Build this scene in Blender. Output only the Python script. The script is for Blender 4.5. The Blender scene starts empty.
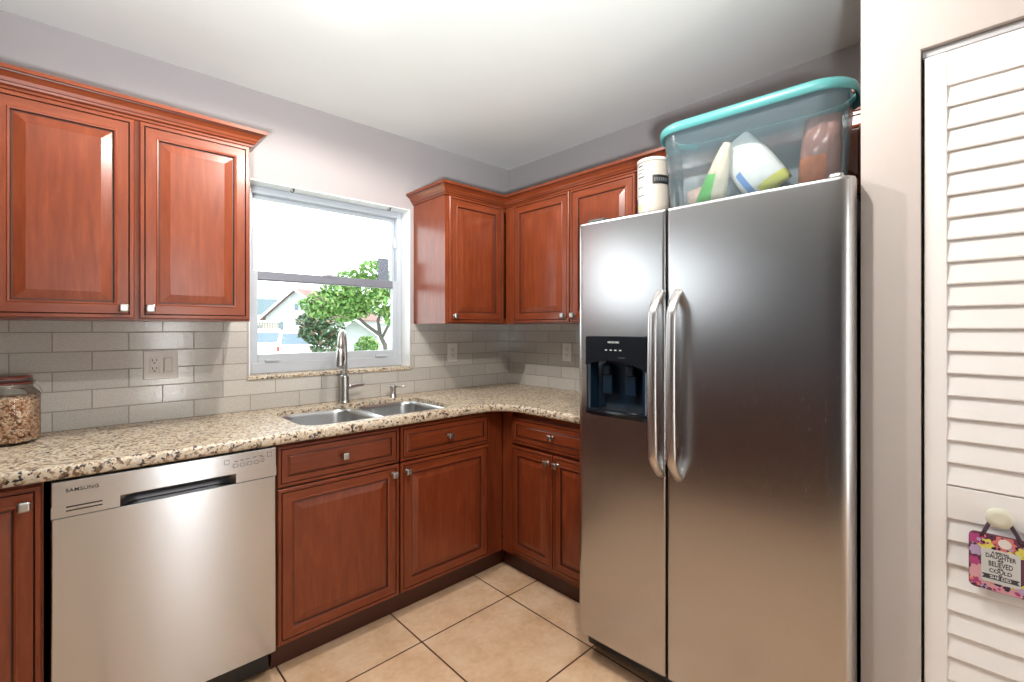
import bpy, bmesh, math, random
from mathutils import Vector, Matrix
random.seed(7)
C = bpy.context.scene.collection
sc = bpy.context.scene
PI = math.pi
R = math.radians

# ------------------------------------------------------------------ camera
cam_d = bpy.data.cameras.new('camera')
cam = bpy.data.objects.new('camera', cam_d); C.objects.link(cam)
F_PX = 467.65
cam_d.sensor_fit = 'HORIZONTAL'; cam_d.sensor_width = 36.0
cam_d.lens = 36.0 * F_PX / 1024
cam_d.shift_y = -(341 - 328.7) / 1024
cam_d.clip_start = 0.05; cam_d.clip_end = 300
cam.location = (-2.3045, -2.4896, 1.3053)
cam.rotation_euler = (PI / 2, 0, R(46.78) - PI / 2)
sc.camera = cam

# ------------------------------------------------------------------ colour management, world, sun, lamps
sc.view_settings.view_transform = 'Standard'
sc.view_settings.look = 'None'
sc.view_settings.gamma = 1.0
sc.view_settings.use_curve_mapping = False
sc.view_settings.exposure = 0.12

world = bpy.data.worlds.new('sky'); sc.world = world
world.use_nodes = True
wn = world.node_tree.nodes; wl = world.node_tree.links
bg = wn['Background']
bg.inputs['Color'].default_value = (0.90, 0.97, 1.0, 1)
bg.inputs['Strength'].default_value = 4.5


def lamp(name, kind, loc, power, col, **kw):
    d = bpy.data.lights.new(name, kind); d.energy = power; d.color = col
    for k, v in kw.items():
        if k != 'rot': setattr(d, k, v)
    o = bpy.data.objects.new(name, d); C.objects.link(o); o.location = loc
    if 'rot' in kw: o.rotation_euler = kw['rot']
    return o


lamp('sun', 'SUN', (0, -10, 20), 4.0, (1.0, 0.96, 0.88), angle=R(1), rot=(R(42), 0, R(38)))
lamp('kitchen_ceiling_lamp', 'SPOT', (-1.64, -0.92, 2.425), 54, (1.0, 0.94, 0.88), shadow_soft_size=0.03, spot_size=R(172), spot_blend=0.25)
lamp('kitchen_ceiling_lamp', 'SPOT', (-1.40, -1.86, 2.425), 50, (1.0, 0.94, 0.88), shadow_soft_size=0.03, spot_size=R(172), spot_blend=0.25)
lamp('kitchen_ceiling_lamp_glow', 'POINT', (-1.62, -0.905, 2.405), 0.35, (1.0, 0.97, 0.93), shadow_soft_size=0.03)
fl_dir = Vector((-1.70, -1.35, 2.4544)) - Vector((-2.50, -2.75, 1.10))
lamp('bounce_flash', 'SPOT', (-2.50, -2.75, 1.10), 395, (0.86, 0.95, 1.0), shadow_soft_size=0.06, spot_size=R(88), spot_blend=1.0, rot=fl_dir.to_track_quat('-Z', 'Y').to_euler())
lamp('south_opening_lamp', 'AREA', (-1.40, -4.92, 1.15), 16, (1.0, 0.97, 0.94), shape='RECTANGLE', size=0.28, size_y=2.1, rot=(PI / 2, 0, 0))  # unseen area lamp behind the camera, added for the dishwasher's bright streak


# ------------------------------------------------------------------ materials
def mat(name, col=(0.5, 0.5, 0.5), rough=0.5, metal=0.0, spec=0.5, coat=0.0, coat_r=0.1):
    m = bpy.data.materials.new(name); m.use_nodes = True
    b = m.node_tree.nodes['Principled BSDF']
    b.inputs['Base Color'].default_value = (*col, 1)
    b.inputs['Roughness'].default_value = rough
    b.inputs['Metallic'].default_value = metal
    b.inputs['Specular IOR Level'].default_value = spec
    b.inputs['Coat Weight'].default_value = coat
    b.inputs['Coat Roughness'].default_value = coat_r
    return m


class NT:
    def __init__(s, m):
        s.m = m; s.n = m.node_tree.nodes; s.l = m.node_tree.links; s.b = s.n['Principled BSDF']

    def coord(s, scale=(1, 1, 1), loc=(0, 0, 0), rot=(0, 0, 0)):
        t = s.n.new('ShaderNodeTexCoord'); mp = s.n.new('ShaderNodeMapping')
        mp.inputs['Scale'].default_value = scale; mp.inputs['Location'].default_value = loc
        mp.inputs['Rotation'].default_value = rot
        s.l.new(t.outputs['Object'], mp.inputs['Vector']); return mp.outputs['Vector']

    def noise(s, vec, scale, detail=4, rough=0.55, dist=0.0):
        t = s.n.new('ShaderNodeTexNoise'); s.l.new(vec, t.inputs['Vector'])
        t.inputs['Scale'].default_value = scale; t.inputs['Detail'].default_value = detail
        t.inputs['Roughness'].default_value = rough; t.inputs['Distortion'].default_value = dist
        return t.outputs['Fac']

    def ramp(s, fac, stops, interp='LINEAR'):
        r = s.n.new('ShaderNodeValToRGB'); s.l.new(fac, r.inputs['Fac'])
        e = r.color_ramp.elements; r.color_ramp.interpolation = interp
        while len(e) < len(stops): e.new(0.5)
        for i, (p, c) in enumerate(stops):
            e[i].position = p; e[i].color = (*c, 1)
        return r.outputs['Color']

    def mix(s, fac, a, b, mode='MIX'):
        x = s.n.new('ShaderNodeMix'); x.data_type = 'RGBA'; x.blend_type = mode
        if hasattr(fac, 'node'): s.l.new(fac, x.inputs[0])
        else: x.inputs[0].default_value = fac
        for i, v in ((6, a), (7, b)):
            if hasattr(v, 'node'): s.l.new(v, x.inputs[i])
            else: x.inputs[i].default_value = (*v, 1)
        return x.outputs[2]

    def bump(s, h, strength, dist=0.002):
        b = s.n.new('ShaderNodeBump'); s.l.new(h, b.inputs['Height'])
        b.inputs['Strength'].default_value = strength; b.inputs['Distance'].default_value = dist
        s.l.new(b.outputs['Normal'], s.b.inputs['Normal'])
        return b

    def col(s, v): s.l.new(v, s.b.inputs['Base Color'])


def wood(name, axis):
    m = mat(name, rough=0.32, spec=0.3, coat=0.38, coat_r=0.19); t = NT(m)
    st = {'z': (9, 9, 0.9), 'h': (0.9, 0.9, 9)}[axis]
    g = t.noise(t.coord(st), 6.0, 6, 0.6, 0.6)
    c = t.ramp(g, [(0.25, (0.160, 0.031, 0.0095)), (0.5, (0.210, 0.042, 0.013)), (0.75, (0.260, 0.058, 0.019))])
    fine = t.noise(t.coord(tuple(8 * k for k in st)), 9.0, 3, 0.6)
    c = t.mix(0.10, c, t.ramp(fine, [(0.3, (0.3, 0.3, 0.3)), (0.7, (1, 1, 1))]), 'MULTIPLY')
    bl = t.noise(t.coord((3, 3, 1.6)), 3.0, 3)
    c = t.mix(0.40, c, t.ramp(bl, [(0.35, (0.70, 0.62, 0.56)), (0.65, (1.0, 1.0, 1.0))]), 'MULTIPLY')
    t.col(c); t.bump(fine, 0.05, 0.001)
    return m


def plaster(name, c, amt=0.1):
    m = mat(name, c, 0.75, spec=0.25); t = NT(m)
    n = t.noise(t.coord(), 180, 3)
    t.bump(n, amt, 0.002)
    big = t.noise(t.coord(), 2.2, 3)
    t.col(t.ramp(big, [(0.3, tuple(k * 0.965 for k in c)), (0.7, c)]))
    return m


M = {}
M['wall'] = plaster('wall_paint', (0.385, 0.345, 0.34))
M['pier'] = plaster('lit_wall_paint', (0.53, 0.475, 0.445), 0.16)  # same paint as the walls, lightened: strong lamp light put into the colour
M['ceiling'] = plaster('ceiling_paint', (0.78, 0.785, 0.76), 0.06)
M['white'] = mat('white_gloss_paint', (0.86, 0.83, 0.805), 0.35)
M['vinyl'] = mat('white_vinyl', (0.46, 0.49, 0.53), 0.3)  # white vinyl greyed, its backlit look is in the colour
M['rail_backlit'] = mat('backlit_rail_vinyl', (0.20, 0.205, 0.24), 0.35)  # darker copy of the white vinyl, backlit shade painted in
M['unseen_wall'] = plaster('dark_unseen_wall', (0.09, 0.07, 0.075))  # unseen walls, coloured dark to dim the refrigerator's reflection
M['unseen_floor'] = mat('dark_unseen_floor', (0.05, 0.04, 0.04), 0.9)  # for the added floor slab, dark only for the steel's reflection
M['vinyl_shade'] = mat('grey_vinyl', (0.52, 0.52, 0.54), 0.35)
M['reveal'] = mat('window_reveal_paint', (0.74, 0.75, 0.75), 0.35)
M['wood'] = wood('cherry_wood', 'z')
M['wood_h'] = wood('cherry_wood_rail', 'h')
M['glaze'] = mat('dark_glaze', (0.06, 0.014, 0.006), 0.4)
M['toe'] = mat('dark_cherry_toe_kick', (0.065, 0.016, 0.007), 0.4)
M['nickel'] = mat('satin_nickel', (0.50, 0.48, 0.46), 0.30, 1.0)
M['black'] = mat('black_plastic', (0.012, 0.012, 0.013), 0.35)
M['black_gloss'] = mat('black_gloss_plastic', (0.008, 0.010, 0.014), 0.16, spec=0.25)
M['cavity'] = mat('dark_navy_plastic', (0.006, 0.018, 0.036), 0.22, spec=0.35)
M['dark_grey'] = mat('dark_grey_enamel', (0.03, 0.03, 0.032), 0.45)
M['grey_text'] = mat('grey_print', (0.10, 0.10, 0.10), 0.5)
M['light_text'] = mat('light_print', (0.75, 0.78, 0.80), 0.5)
M['plate'] = mat('ivory_plate', (0.74, 0.72, 0.68), 0.35)
M['slot'] = mat('outlet_slot', (0.05, 0.045, 0.04), 0.5)


def steel(name, c, rough, aniso, stretch, bstr=0.03, rot=0.0):
    m = mat(name, c, rough, 1.0); t = NT(m)
    t.b.inputs['Anisotropic'].default_value = aniso
    t.b.inputs['Anisotropic Rotation'].default_value = rot
    if aniso:
        tg = t.n.new('ShaderNodeTangent'); tg.direction_type = 'RADIAL'; tg.axis = 'Z'; t.l.new(tg.outputs[0], t.b.inputs['Tangent'])
    n = t.noise(t.coord(stretch), 30, 3, 0.6)
    t.bump(n, bstr, 0.001)
    r = t.n.new('ShaderNodeMapRange'); t.l.new(n, r.inputs[0])
    r.inputs[3].default_value = rough * 0.9; r.inputs[4].default_value = rough * 1.12
    t.l.new(r.outputs[0], t.b.inputs['Roughness'])
    return m


M['fridge_steel'] = steel('fridge_brushed_steel', (0.50, 0.495, 0.50), 0.26, 0.55, (40, 40, 2), 0.02, 0.0)
M['dw_steel'] = steel('dishwasher_brushed_steel', (0.55, 0.57, 0.60), 0.20, 0.8, (2, 2, 40), 0.02, 0.25)
M['sink_steel'] = steel('sink_steel', (0.55, 0.56, 0.57), 0.28, 0.0, (20, 2, 20), 0.02)
M['faucet_steel'] = mat('faucet_steel', (0.52, 0.51, 0.50), 0.32, 1.0)
M['handle_steel'] = mat('handle_steel', (0.58, 0.56, 0.55), 0.32, 1.0)


def granite():
    m = mat('speckled_granite', rough=0.40, spec=0.75); t = NT(m)
    v = t.n.new('ShaderNodeTexVoronoi'); t.l.new(t.coord(), v.inputs['Vector'])
    v.inputs['Scale'].default_value = 130
    s = t.n.new('ShaderNodeSeparateColor'); t.l.new(v.outputs['Color'], s.inputs[0])
    c = t.ramp(s.outputs[0], [(0.0, (0.68, 0.58, 0.44)), (0.35, (0.60, 0.50, 0.37)), (0.55, (0.70, 0.61, 0.48)), (0.72, (0.48, 0.35, 0.22)), (0.86, (0.60, 0.55, 0.48))], 'CONSTANT')
    n1 = t.noise(t.coord((1, 1, 1)), 66, 3, 0.6)
    k = t.ramp(n1, [(0.545, (0, 0, 0)), (0.62, (1, 1, 1))])
    c = t.mix(k, c, (0.17, 0.095, 0.05))
    n2 = t.noise(t.coord((1, 1, 1), (3, 5, 1)), 85, 2, 0.5)
    k2 = t.ramp(n2, [(0.59, (0, 0, 0)), (0.64, (1, 1, 1))])
    c = t.mix(k2, c, (0.022, 0.016, 0.013))
    n3 = t.noise(t.coord((1, 1, 1), (7, 2, 4)), 14, 3)
    c = t.mix(0.4, c, t.ramp(n3, [(0.35, (0.70, 0.62, 0.52)), (0.65, (1, 1, 1))]), 'MULTIPLY')
    t.col(c)
    return m


M['granite'] = granite()


def floor_mat():
    m = mat('beige_floor_tile', rough=0.33, spec=0.4); t = NT(m)
    br = t.n.new('ShaderNodeTexBrick'); t.l.new(t.coord((1, 1, 1), (1.2435 + 0.487 * 30, 0.812 + 0.506 * 20, 0)), br.inputs['Vector'])
    br.offset = 0.0; br.squash = 1.0
    for k, v in (('Scale', 1.0), ('Mortar Size', 0.0035), ('Mortar Smooth', 0.1), ('Bias', 0.0), ('Brick Width', 0.487), ('Row Height', 0.506)):
        br.inputs[k].default_value = v
    br.inputs['Color1'].default_value = (0.92, 0.92, 0.92, 1); br.inputs['Color2'].default_value = (1, 1, 1, 1)
    n = t.noise(t.coord(), 7, 6, 0.65)
    c = t.ramp(n, [(0.3, (0.60, 0.375, 0.215)), (0.52, (0.74, 0.505, 0.325)), (0.72, (0.80, 0.60, 0.42))])
    n2 = t.noise(t.coord(), 45, 4, 0.6)
    c = t.mix(0.25, c, t.ramp(n2, [(0.35, (0.72, 0.66, 0.6)), (0.6, (1, 1, 1))]), 'MULTIPLY')
    c = t.mix(1.0, c, br.outputs['Color'], 'MULTIPLY')
    c = t.mix(br.outputs['Fac'], c, (0.09, 0.045, 0.022))
    t.col(c)
    inv = t.n.new('ShaderNodeMath'); inv.operation = 'SUBTRACT'; inv.inputs[0].default_value = 1
    t.l.new(br.outputs['Fac'], inv.inputs[1]); t.bump(inv.outputs[0], 0.5, 0.003)
    return m


M['floor'] = floor_mat()


def splash_mat(name, axis, x0):
    m = mat(name, rough=0.13, spec=0.6); t = NT(m)
    tc = t.n.new('ShaderNodeTexCoord'); sp = t.n.new('ShaderNodeSeparateXYZ'); cb = t.n.new('ShaderNodeCombineXYZ')
    t.l.new(tc.outputs['Object'], sp.inputs[0])
    ad = t.n.new('ShaderNodeMath'); ad.operation = 'ADD'; t.l.new(sp.outputs[axis], ad.inputs[0]); ad.inputs[1].default_value = x0
    az = t.n.new('ShaderNodeMath'); az.operation = 'ADD'; t.l.new(sp.outputs[2], az.inputs[0]); az.inputs[1].default_value = -0.914
    t.l.new(ad.outputs[0], cb.inputs[0]); t.l.new(az.outputs[0], cb.inputs[1])
    br = t.n.new('ShaderNodeTexBrick'); t.l.new(cb.outputs[0], br.inputs['Vector'])
    br.offset = 0.5
    for k, v in (('Scale', 1.0), ('Mortar Size', 0.0022), ('Mortar Smooth', 0.25), ('Bias', 0.0), ('Brick Width', 0.2245), ('Row Height', 0.0755)):
        br.inputs[k].default_value = v
    br.inputs['Color1'].default_value = (0.51, 0.485, 0.445, 1); br.inputs['Color2'].default_value = (0.61, 0.58, 0.53, 1)
    n = t.noise(t.coord(), 260, 3, 0.6)
    c = t.mix(0.45, br.outputs['Color'], t.ramp(n, [(0.35, (0.58, 0.58, 0.58)), (0.65, (1, 1, 1))]), 'MULTIPLY')
    c = t.mix(br.outputs['Fac'], c, (0.30, 0.275, 0.24))
    t.col(c)
    inv = t.n.new('ShaderNodeMath'); inv.operation = 'SUBTRACT'; inv.inputs[0].default_value = 1
    t.l.new(br.outputs['Fac'], inv.inputs[1])
    wob = t.noise(t.coord(), 55, 3, 0.6)
    w2 = t.n.new('ShaderNodeMath'); w2.operation = 'MULTIPLY_ADD'; t.l.new(wob, w2.inputs[0]); w2.inputs[1].default_value = 0.35
    t.l.new(inv.outputs[0], w2.inputs[2])
    t.bump(w2.outputs[0], 0.45, 0.0022)
    r = t.n.new('ShaderNodeMapRange'); t.l.new(br.outputs['Fac'], r.inputs[0]); r.inputs[3].default_value = 0.13; r.inputs[4].default_value = 0.7
    t.l.new(r.outputs[0], t.b.inputs['Roughness'])
    return m


M['splash_n'] = splash_mat('glazed_subway_tile_window_wall', 0, 2.136 + 0.2245 * 0.5 + 0.2245 * 10)
M['splash_e'] = splash_mat('glazed_subway_tile_side_wall', 1, 5.0)


def clear(name, tint=(1, 1, 1), gloss=0.08, body=0.0, bodycol=(0.8, 0.9, 0.95), rough=0.03, trans=True):
    """thin clear sheet: see-through with a Fresnel sheen, optionally milky"""
    m = bpy.data.materials.new(name); m.use_nodes = True
    n = m.node_tree.nodes; l = m.node_tree.links
    n.remove(n['Principled BSDF']); out = n['Material Output']
    tr = n.new('ShaderNodeBsdfTransparent'); tr.inputs[0].default_value = (*tint, 1)
    gl = n.new('ShaderNodeBsdfGlossy'); gl.inputs['Roughness'].default_value = rough
    fr = n.new('ShaderNodeFresnel'); fr.inputs[0].default_value = 1.45
    mx = n.new('ShaderNodeMixShader'); l.new(tr.outputs[0], mx.inputs[1])
    if body:
        df = n.new('ShaderNodeBsdfDiffuse'); df.inputs[0].default_value = (*bodycol, 1)
        tl = n.new('ShaderNodeBsdfTranslucent'); tl.inputs[0].default_value = (*bodycol, 1)
        a = n.new('ShaderNodeMixShader'); l.new(df.outputs[0], a.inputs[1]); l.new(tl.outputs[0], a.inputs[2])
        mx.inputs[0].default_value = body; l.new(a.outputs[0], mx.inputs[2])
    else:
        mx.inputs[0].default_value = 0.0; l.new(gl.outputs[0], mx.inputs[2])
    m2 = n.new('ShaderNodeMixShader'); l.new(mx.outputs[0], m2.inputs[1]); l.new(gl.outputs[0], m2.inputs[2])
    mu = n.new('ShaderNodeMath'); mu.operation = 'MULTIPLY'; l.new(fr.outputs[0], mu.inputs[0]); mu.inputs[1].default_value = gloss
    l.new(mu.outputs[0], m2.inputs[0])
    l.new(m2.outputs[0], out.inputs['Surface'])
    return m


M['pane'] = clear('window_glass', (0.97, 0.99, 0.99), 0.5)
M['jar_glass'] = clear('jar_glass', (0.98, 0.99, 0.985), 0.8)
M['bin'] = clear('milky_clear_plastic', (0.93, 0.97, 0.98), 0.9, 0.14, (0.50, 0.64, 0.70), 0.12)
M['bin_frost'] = clear('frosted_plastic', (0.80, 0.92, 0.95), 0.6, 0.74, (0.27, 0.35, 0.39), 0.2)


# ------------------------------------------------------------------ mesh helpers
def add_box(bm, x0, x1, y0, y1, z0, z1, mi=0, bev=0.0, seg=2):
    x0, x1 = min(x0, x1), max(x0, x1); y0, y1 = min(y0, y1), max(y0, y1); z0, z1 = min(z0, z1), max(z0, z1)
    vs = [bm.verts.new(p) for p in ((x0, y0, z0), (x1, y0, z0), (x1, y1, z0), (x0, y1, z0), (x0, y0, z1), (x1, y0, z1), (x1, y1, z1), (x0, y1, z1))]
    fs = [bm.faces.new([vs[i] for i in q]) for q in ((3, 2, 1, 0), (4, 5, 6, 7), (0, 1, 5, 4), (1, 2, 6, 5), (2, 3, 7, 6), (3, 0, 4, 7))]
    for f in fs: f.material_index = mi
    if bev > 0:
        es = list({e for f in fs for e in f.edges})
        r = bmesh.ops.bevel(bm, geom=es, offset=bev, segments=seg, profile=0.5, affect='EDGES')
        for f in r['faces']: f.material_index = mi
    return fs


def loft(bm, rings, mis=None, cap0=False, cap1=False, closed=True, smooth=False, capmi=None):
    V = [[bm.verts.new(p) for p in r] for r in rings]
    n = len(V[0])
    for i in range(len(V) - 1):
        for j in range(n if closed else n - 1):
            k = (j + 1) % n
            f = bm.faces.new((V[i][j], V[i][k], V[i + 1][k], V[i + 1][j]))
            f.smooth = smooth
            if mis: f.material_index = mis[i] if not callable(mis) else mis(i, j)
    if cap0:
        f = bm.faces.new(list(reversed(V[0]))); f.material_index = capmi if capmi is not None else 0
    if cap1:
        f = bm.faces.new(V[-1]); f.material_index = capmi if capmi is not None else 0
    return V


def circ(c, r, n=24, axis='z', ry=None):
    ry = r if ry is None else ry
    out = []
    for i in range(n):
        a = 2 * PI * i / n; u, v = r * math.cos(a), ry * math.sin(a)
        out.append({'z': (c[0] + u, c[1] + v, c[2]), 'y': (c[0] + u, c[1], c[2] + v), 'x': (c[0], c[1] + u, c[2] + v)}[axis])
    return out


def lathe(bm, c, prof, n=28, axis='z', mi=0, cap0=True, cap1=True, smooth=True):
    """prof: list of (radius, offset along axis)"""
    rings = []
    for r, h in prof:
        p = list(c); p['xyz'.index(axis)] += h
        rings.append(circ(p, max(r, 1e-4), n, axis))
    loft(bm, rings, [mi] * len(prof), cap0, cap1, smooth=smooth, capmi=mi)


def tube(bm, pts, rad, n=14, ry=None, mi=0, up=None, cap=True):
    pts = [Vector(p) for p in pts]; rings = []
    prev = None
    for i, p in enumerate(pts):
        t = (pts[min(i + 1, len(pts) - 1)] - pts[max(i - 1, 0)]).normalized()
        if up is not None: a = Vector(up)
        elif prev is None: a = Vector((0, 0, 1)) if abs(t.z) < 0.9 else Vector((1, 0, 0))
        else: a = prev
        u = (a - t * a.dot(t)).normalized(); v = t.cross(u); prev = u
        r = rad[i] if isinstance(rad, (list, tuple)) else rad
        r2 = r if ry is None else (ry[i] if isinstance(ry, (list, tuple)) else ry)
        rings.append([p + u * r * math.cos(2 * PI * k / n) + v * r2 * math.sin(2 * PI * k / n) for k in range(n)])
    loft(bm, rings, [mi] * len(rings), cap, cap, smooth=True, capmi=mi)


def rrect(x0, x1, y0, y1, r, z, n=6):
    out = []
    for cx, cy, a0 in ((x1 - r, y1 - r, 0), (x0 + r, y1 - r, 90), (x0 + r, y0 + r, 180), (x1 - r, y0 + r, 270)):
        for i in range(n + 1):
            a = R(a0 + 90 * i / n); out.append((cx + r * math.cos(a), cy + r * math.sin(a), z))
    return out


def obj(name, bm, m, parent=None, loc=None, recalc=True, weld=False):
    if weld: bmesh.ops.remove_doubles(bm, verts=bm.verts, dist=1e-5)
    if recalc: bmesh.ops.recalc_face_normals(bm, faces=bm.faces)
    me = bpy.data.meshes.new(name); bm.to_mesh(me); bm.free()
    for x in (m if isinstance(m, (list, tuple)) else [m]): me.materials.append(x)
    o = bpy.data.objects.new(name, me); C.objects.link(o)
    if parent is not None: o.parent = parent
    if loc is not None: o.location = loc
    return o


def box(name, m, parent, x0, x1, y0, y1, z0, z1, bev=0.0, seg=2):
    bm = bmesh.new(); add_box(bm, x0, x1, y0, y1, z0, z1, 0, bev, seg); return obj(name, bm, m, parent)


def tag(o, label, cat, group=None):
    o['label'] = label; o['category'] = cat
    if group: o['group'] = group
    return o


def thing(name, label, cat, loc=(0, 0, 0), rz=0.0, group=None):
    o = bpy.data.objects.new(name, None); C.objects.link(o); o.empty_display_size = 0.1
    o.location = loc; o.rotation_euler = (0, 0, rz)
    return tag(o, label, cat, group)


def struct(o):
    o['kind'] = 'structure'; return o


def text(name, s, size, m, parent, loc, rot=(PI / 2, 0, 0), align='CENTER', depth=0.0004, sx=1.0, bold=0.0, space=1.0):
    cu = bpy.data.curves.new('lettering', 'FONT'); cu.body = s; cu.size = size; cu.extrude = depth
    cu.align_x = align; cu.align_y = 'CENTER'; cu.resolution_u = 3; cu.offset = bold; cu.space_character = space
    t = bpy.data.objects.new('lettering', cu); C.objects.link(t)
    dg = bpy.context.evaluated_depsgraph_get(); dg.update()
    me = bpy.data.meshes.new_from_object(t.evaluated_get(dg))
    C.objects.unlink(t); bpy.data.objects.remove(t); bpy.data.curves.remove(cu)
    me.name = name; me.materials.clear(); me.materials.append(m)
    me.transform(Matrix.Translation(loc) @ Matrix.Rotation(rot[2], 4, 'Z') @ Matrix.Rotation(rot[0], 4, 'X') @ Matrix.Rotation(rot[1], 4, 'Z') @ Matrix.Diagonal((sx, 1, 1, 1)))
    o = bpy.data.objects.new(name, me); C.objects.link(o)
    if parent is not None: o.parent = parent
    return o


E_ROT = -PI / 2      # things on the side wall: local -Y looks into the room (-X)

# ------------------------------------------------------------------ room shell
CEIL = 2.4544
XW, YS = -6.0, -5.0
PX, PY = -0.72, -2.2085          # closet wall plane, its free end
WX0, WX1, WZ0, WZ1 = -1.69, -0.814, 1.078, 2.025   # window opening

struct(box('floor', M['floor'], None, XW, 0.17, YS, 0.17, -0.12, 0.0))
struct(box('ceiling', M['ceiling'], None, XW - 0.1, 0.27, YS - 0.1, 0.17, CEIL, CEIL + 0.15))
bm = bmesh.new()
add_box(bm, -2.62, WX0, 0, 0.17, 0, CEIL); add_box(bm, XW, -5.9, 0, 0.17, 0, CEIL); add_box(bm, -5.9, -2.62, 0, 0.17, 0, 1.5); add_box(bm, -5.9, -2.62, 0, 0.17, 2.26, CEIL); add_box(bm, WX1, 0.17, 0, 0.17, 0, CEIL)  # high opening at the left is unseen, added for the refrigerator's reflection
add_box(bm, WX0, WX1, 0, 0.17, 0, WZ0 - 0.018); add_box(bm, WX0, WX1, 0, 0.17, WZ1, CEIL)
struct(obj('wall_north', bm, M['wall']))
struct(box('wall_east', M['wall'], None, 0, 0.17, YS, 0.0, 0, CEIL))
bm = bmesh.new()
OY0, OY1, OZ = -2.333, -3.16, 2.022            # closet opening
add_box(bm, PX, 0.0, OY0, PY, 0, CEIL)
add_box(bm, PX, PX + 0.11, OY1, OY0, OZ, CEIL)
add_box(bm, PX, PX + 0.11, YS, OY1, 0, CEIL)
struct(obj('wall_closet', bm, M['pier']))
bm = bmesh.new()
add_box(bm, XW - 0.1, XW, YS, -2.9, 0, CEIL); add_box(bm, XW - 0.1, XW, -2.9, 0.17, 0, CEIL)
struct(obj('wall_west', bm, M['unseen_wall']))
bm = bmesh.new()
add_box(bm, XW, -1.56, YS - 0.1, YS, 0, CEIL); add_box(bm, -1.24, 0.17, YS - 0.1, YS, 0, CEIL)
add_box(bm, -1.56, -1.24, YS - 0.1, YS, 2.22, CEIL)
struct(obj('wall_south', bm, M['reveal']))
# low cherry peninsula on the far side of the kitchen (unseen cabinet block, added for steel reflections)
bm = bmesh.new()
add_box(bm, -3.45, -2.95, -2.15, -0.68, 0.0, 0.90, 0, 0.004)
struct(obj('unseen_peninsula', bm, M['toe']))
struct(box('floor_unseen', M['unseen_floor'], None, XW, -3.2, YS, 0.0, 0.0, 0.012))  # unseen dark slab, added to darken what the refrigerator reflects

# window reveal lining, sill, frame
bm = bmesh.new()
add_box(bm, WX0 - 0.001, WX0 + 0.004, -0.001, 0.168, WZ0, WZ1); add_box(bm, WX1 - 0.004, WX1 + 0.001, -0.001, 0.168, WZ0, WZ1)
add_box(bm, WX0, WX1, -0.001, 0.168, WZ1 - 0.004, WZ1 + 0.001)
struct(obj('trim_1', bm, M['reveal']))
bm = bmesh.new(); add_box(bm, WX0 - 0.012, WX1 + 0.006, -0.016, 0.17, WZ0 - 0.018, WZ0, 0, 0.003)
struct(obj('trim_2', bm, M['granite']))

win = bpy.data.objects.new('window_1', None); C.objects.link(win); struct(win)
win.location = (0, 0.09, 0)
ax0, ax1, az0, az1 = WX0 + 0.005, WX1 - 0.005, WZ0 + 0.001, WZ1 - 0.005
bm = bmesh.new()
FW = 0.030
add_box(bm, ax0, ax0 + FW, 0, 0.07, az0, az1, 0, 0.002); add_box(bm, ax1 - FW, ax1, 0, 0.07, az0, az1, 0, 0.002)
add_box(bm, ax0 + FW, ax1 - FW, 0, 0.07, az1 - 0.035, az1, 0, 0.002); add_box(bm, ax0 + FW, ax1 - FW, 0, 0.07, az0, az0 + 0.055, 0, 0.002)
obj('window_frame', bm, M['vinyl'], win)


def sash(name, x0, x1, z0, z1, y0, y1, fw, fb, ft, m):
    bm = bmesh.new()
    add_box(bm, x0, x0 + fw, y0, y1, z0, z1, 0, 0.002); add_box(bm, x1 - fw, x1, y0, y1, z0, z1, 0, 0.002)
    add_box(bm, x0 + fw, x1 - fw, y0, y1, z0, z0 + fb, 0, 0.002)
    if name == 'upper_sash': add_box(bm, x0 + fw, x1 - fw, y0, y1, z1 - ft, z1, 0, 0.002)
    s = obj(name, bm, m, win)
    if name == 'lower_sash':
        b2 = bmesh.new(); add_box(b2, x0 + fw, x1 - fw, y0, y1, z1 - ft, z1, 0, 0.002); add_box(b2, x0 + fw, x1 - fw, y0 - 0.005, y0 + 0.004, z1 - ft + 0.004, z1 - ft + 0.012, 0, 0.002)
        obj('meeting_rail', b2, M['rail_backlit'], s)
    box('pane', M['pane'], s, x0 + fw, x1 - fw, (y0 + y1) / 2 - 0.002, (y0 + y1) / 2 + 0.002, z0 + fb, z1 - ft)
    return s


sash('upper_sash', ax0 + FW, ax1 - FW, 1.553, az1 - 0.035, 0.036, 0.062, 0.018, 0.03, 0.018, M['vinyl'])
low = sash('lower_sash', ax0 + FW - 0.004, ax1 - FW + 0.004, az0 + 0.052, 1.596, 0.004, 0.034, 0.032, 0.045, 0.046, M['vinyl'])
bm = bmesh.new()
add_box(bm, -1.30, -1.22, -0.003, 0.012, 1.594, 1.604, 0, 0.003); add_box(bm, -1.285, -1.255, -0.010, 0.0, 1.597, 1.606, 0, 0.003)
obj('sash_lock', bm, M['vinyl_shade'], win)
for x in (-1.56, -0.96):
    bm = bmesh.new(); add_box(bm, x - 0.035, x + 0.035, -0.008, 0.006, az0 + 0.058, az0 + 0.072, 0, 0.003)
    obj('tilt_latch', bm, M['vinyl'], win)
bm = bmesh.new()
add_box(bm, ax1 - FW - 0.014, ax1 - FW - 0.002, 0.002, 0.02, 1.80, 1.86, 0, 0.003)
obj('sash_stop', bm, M['vinyl_shade'], win)
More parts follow.
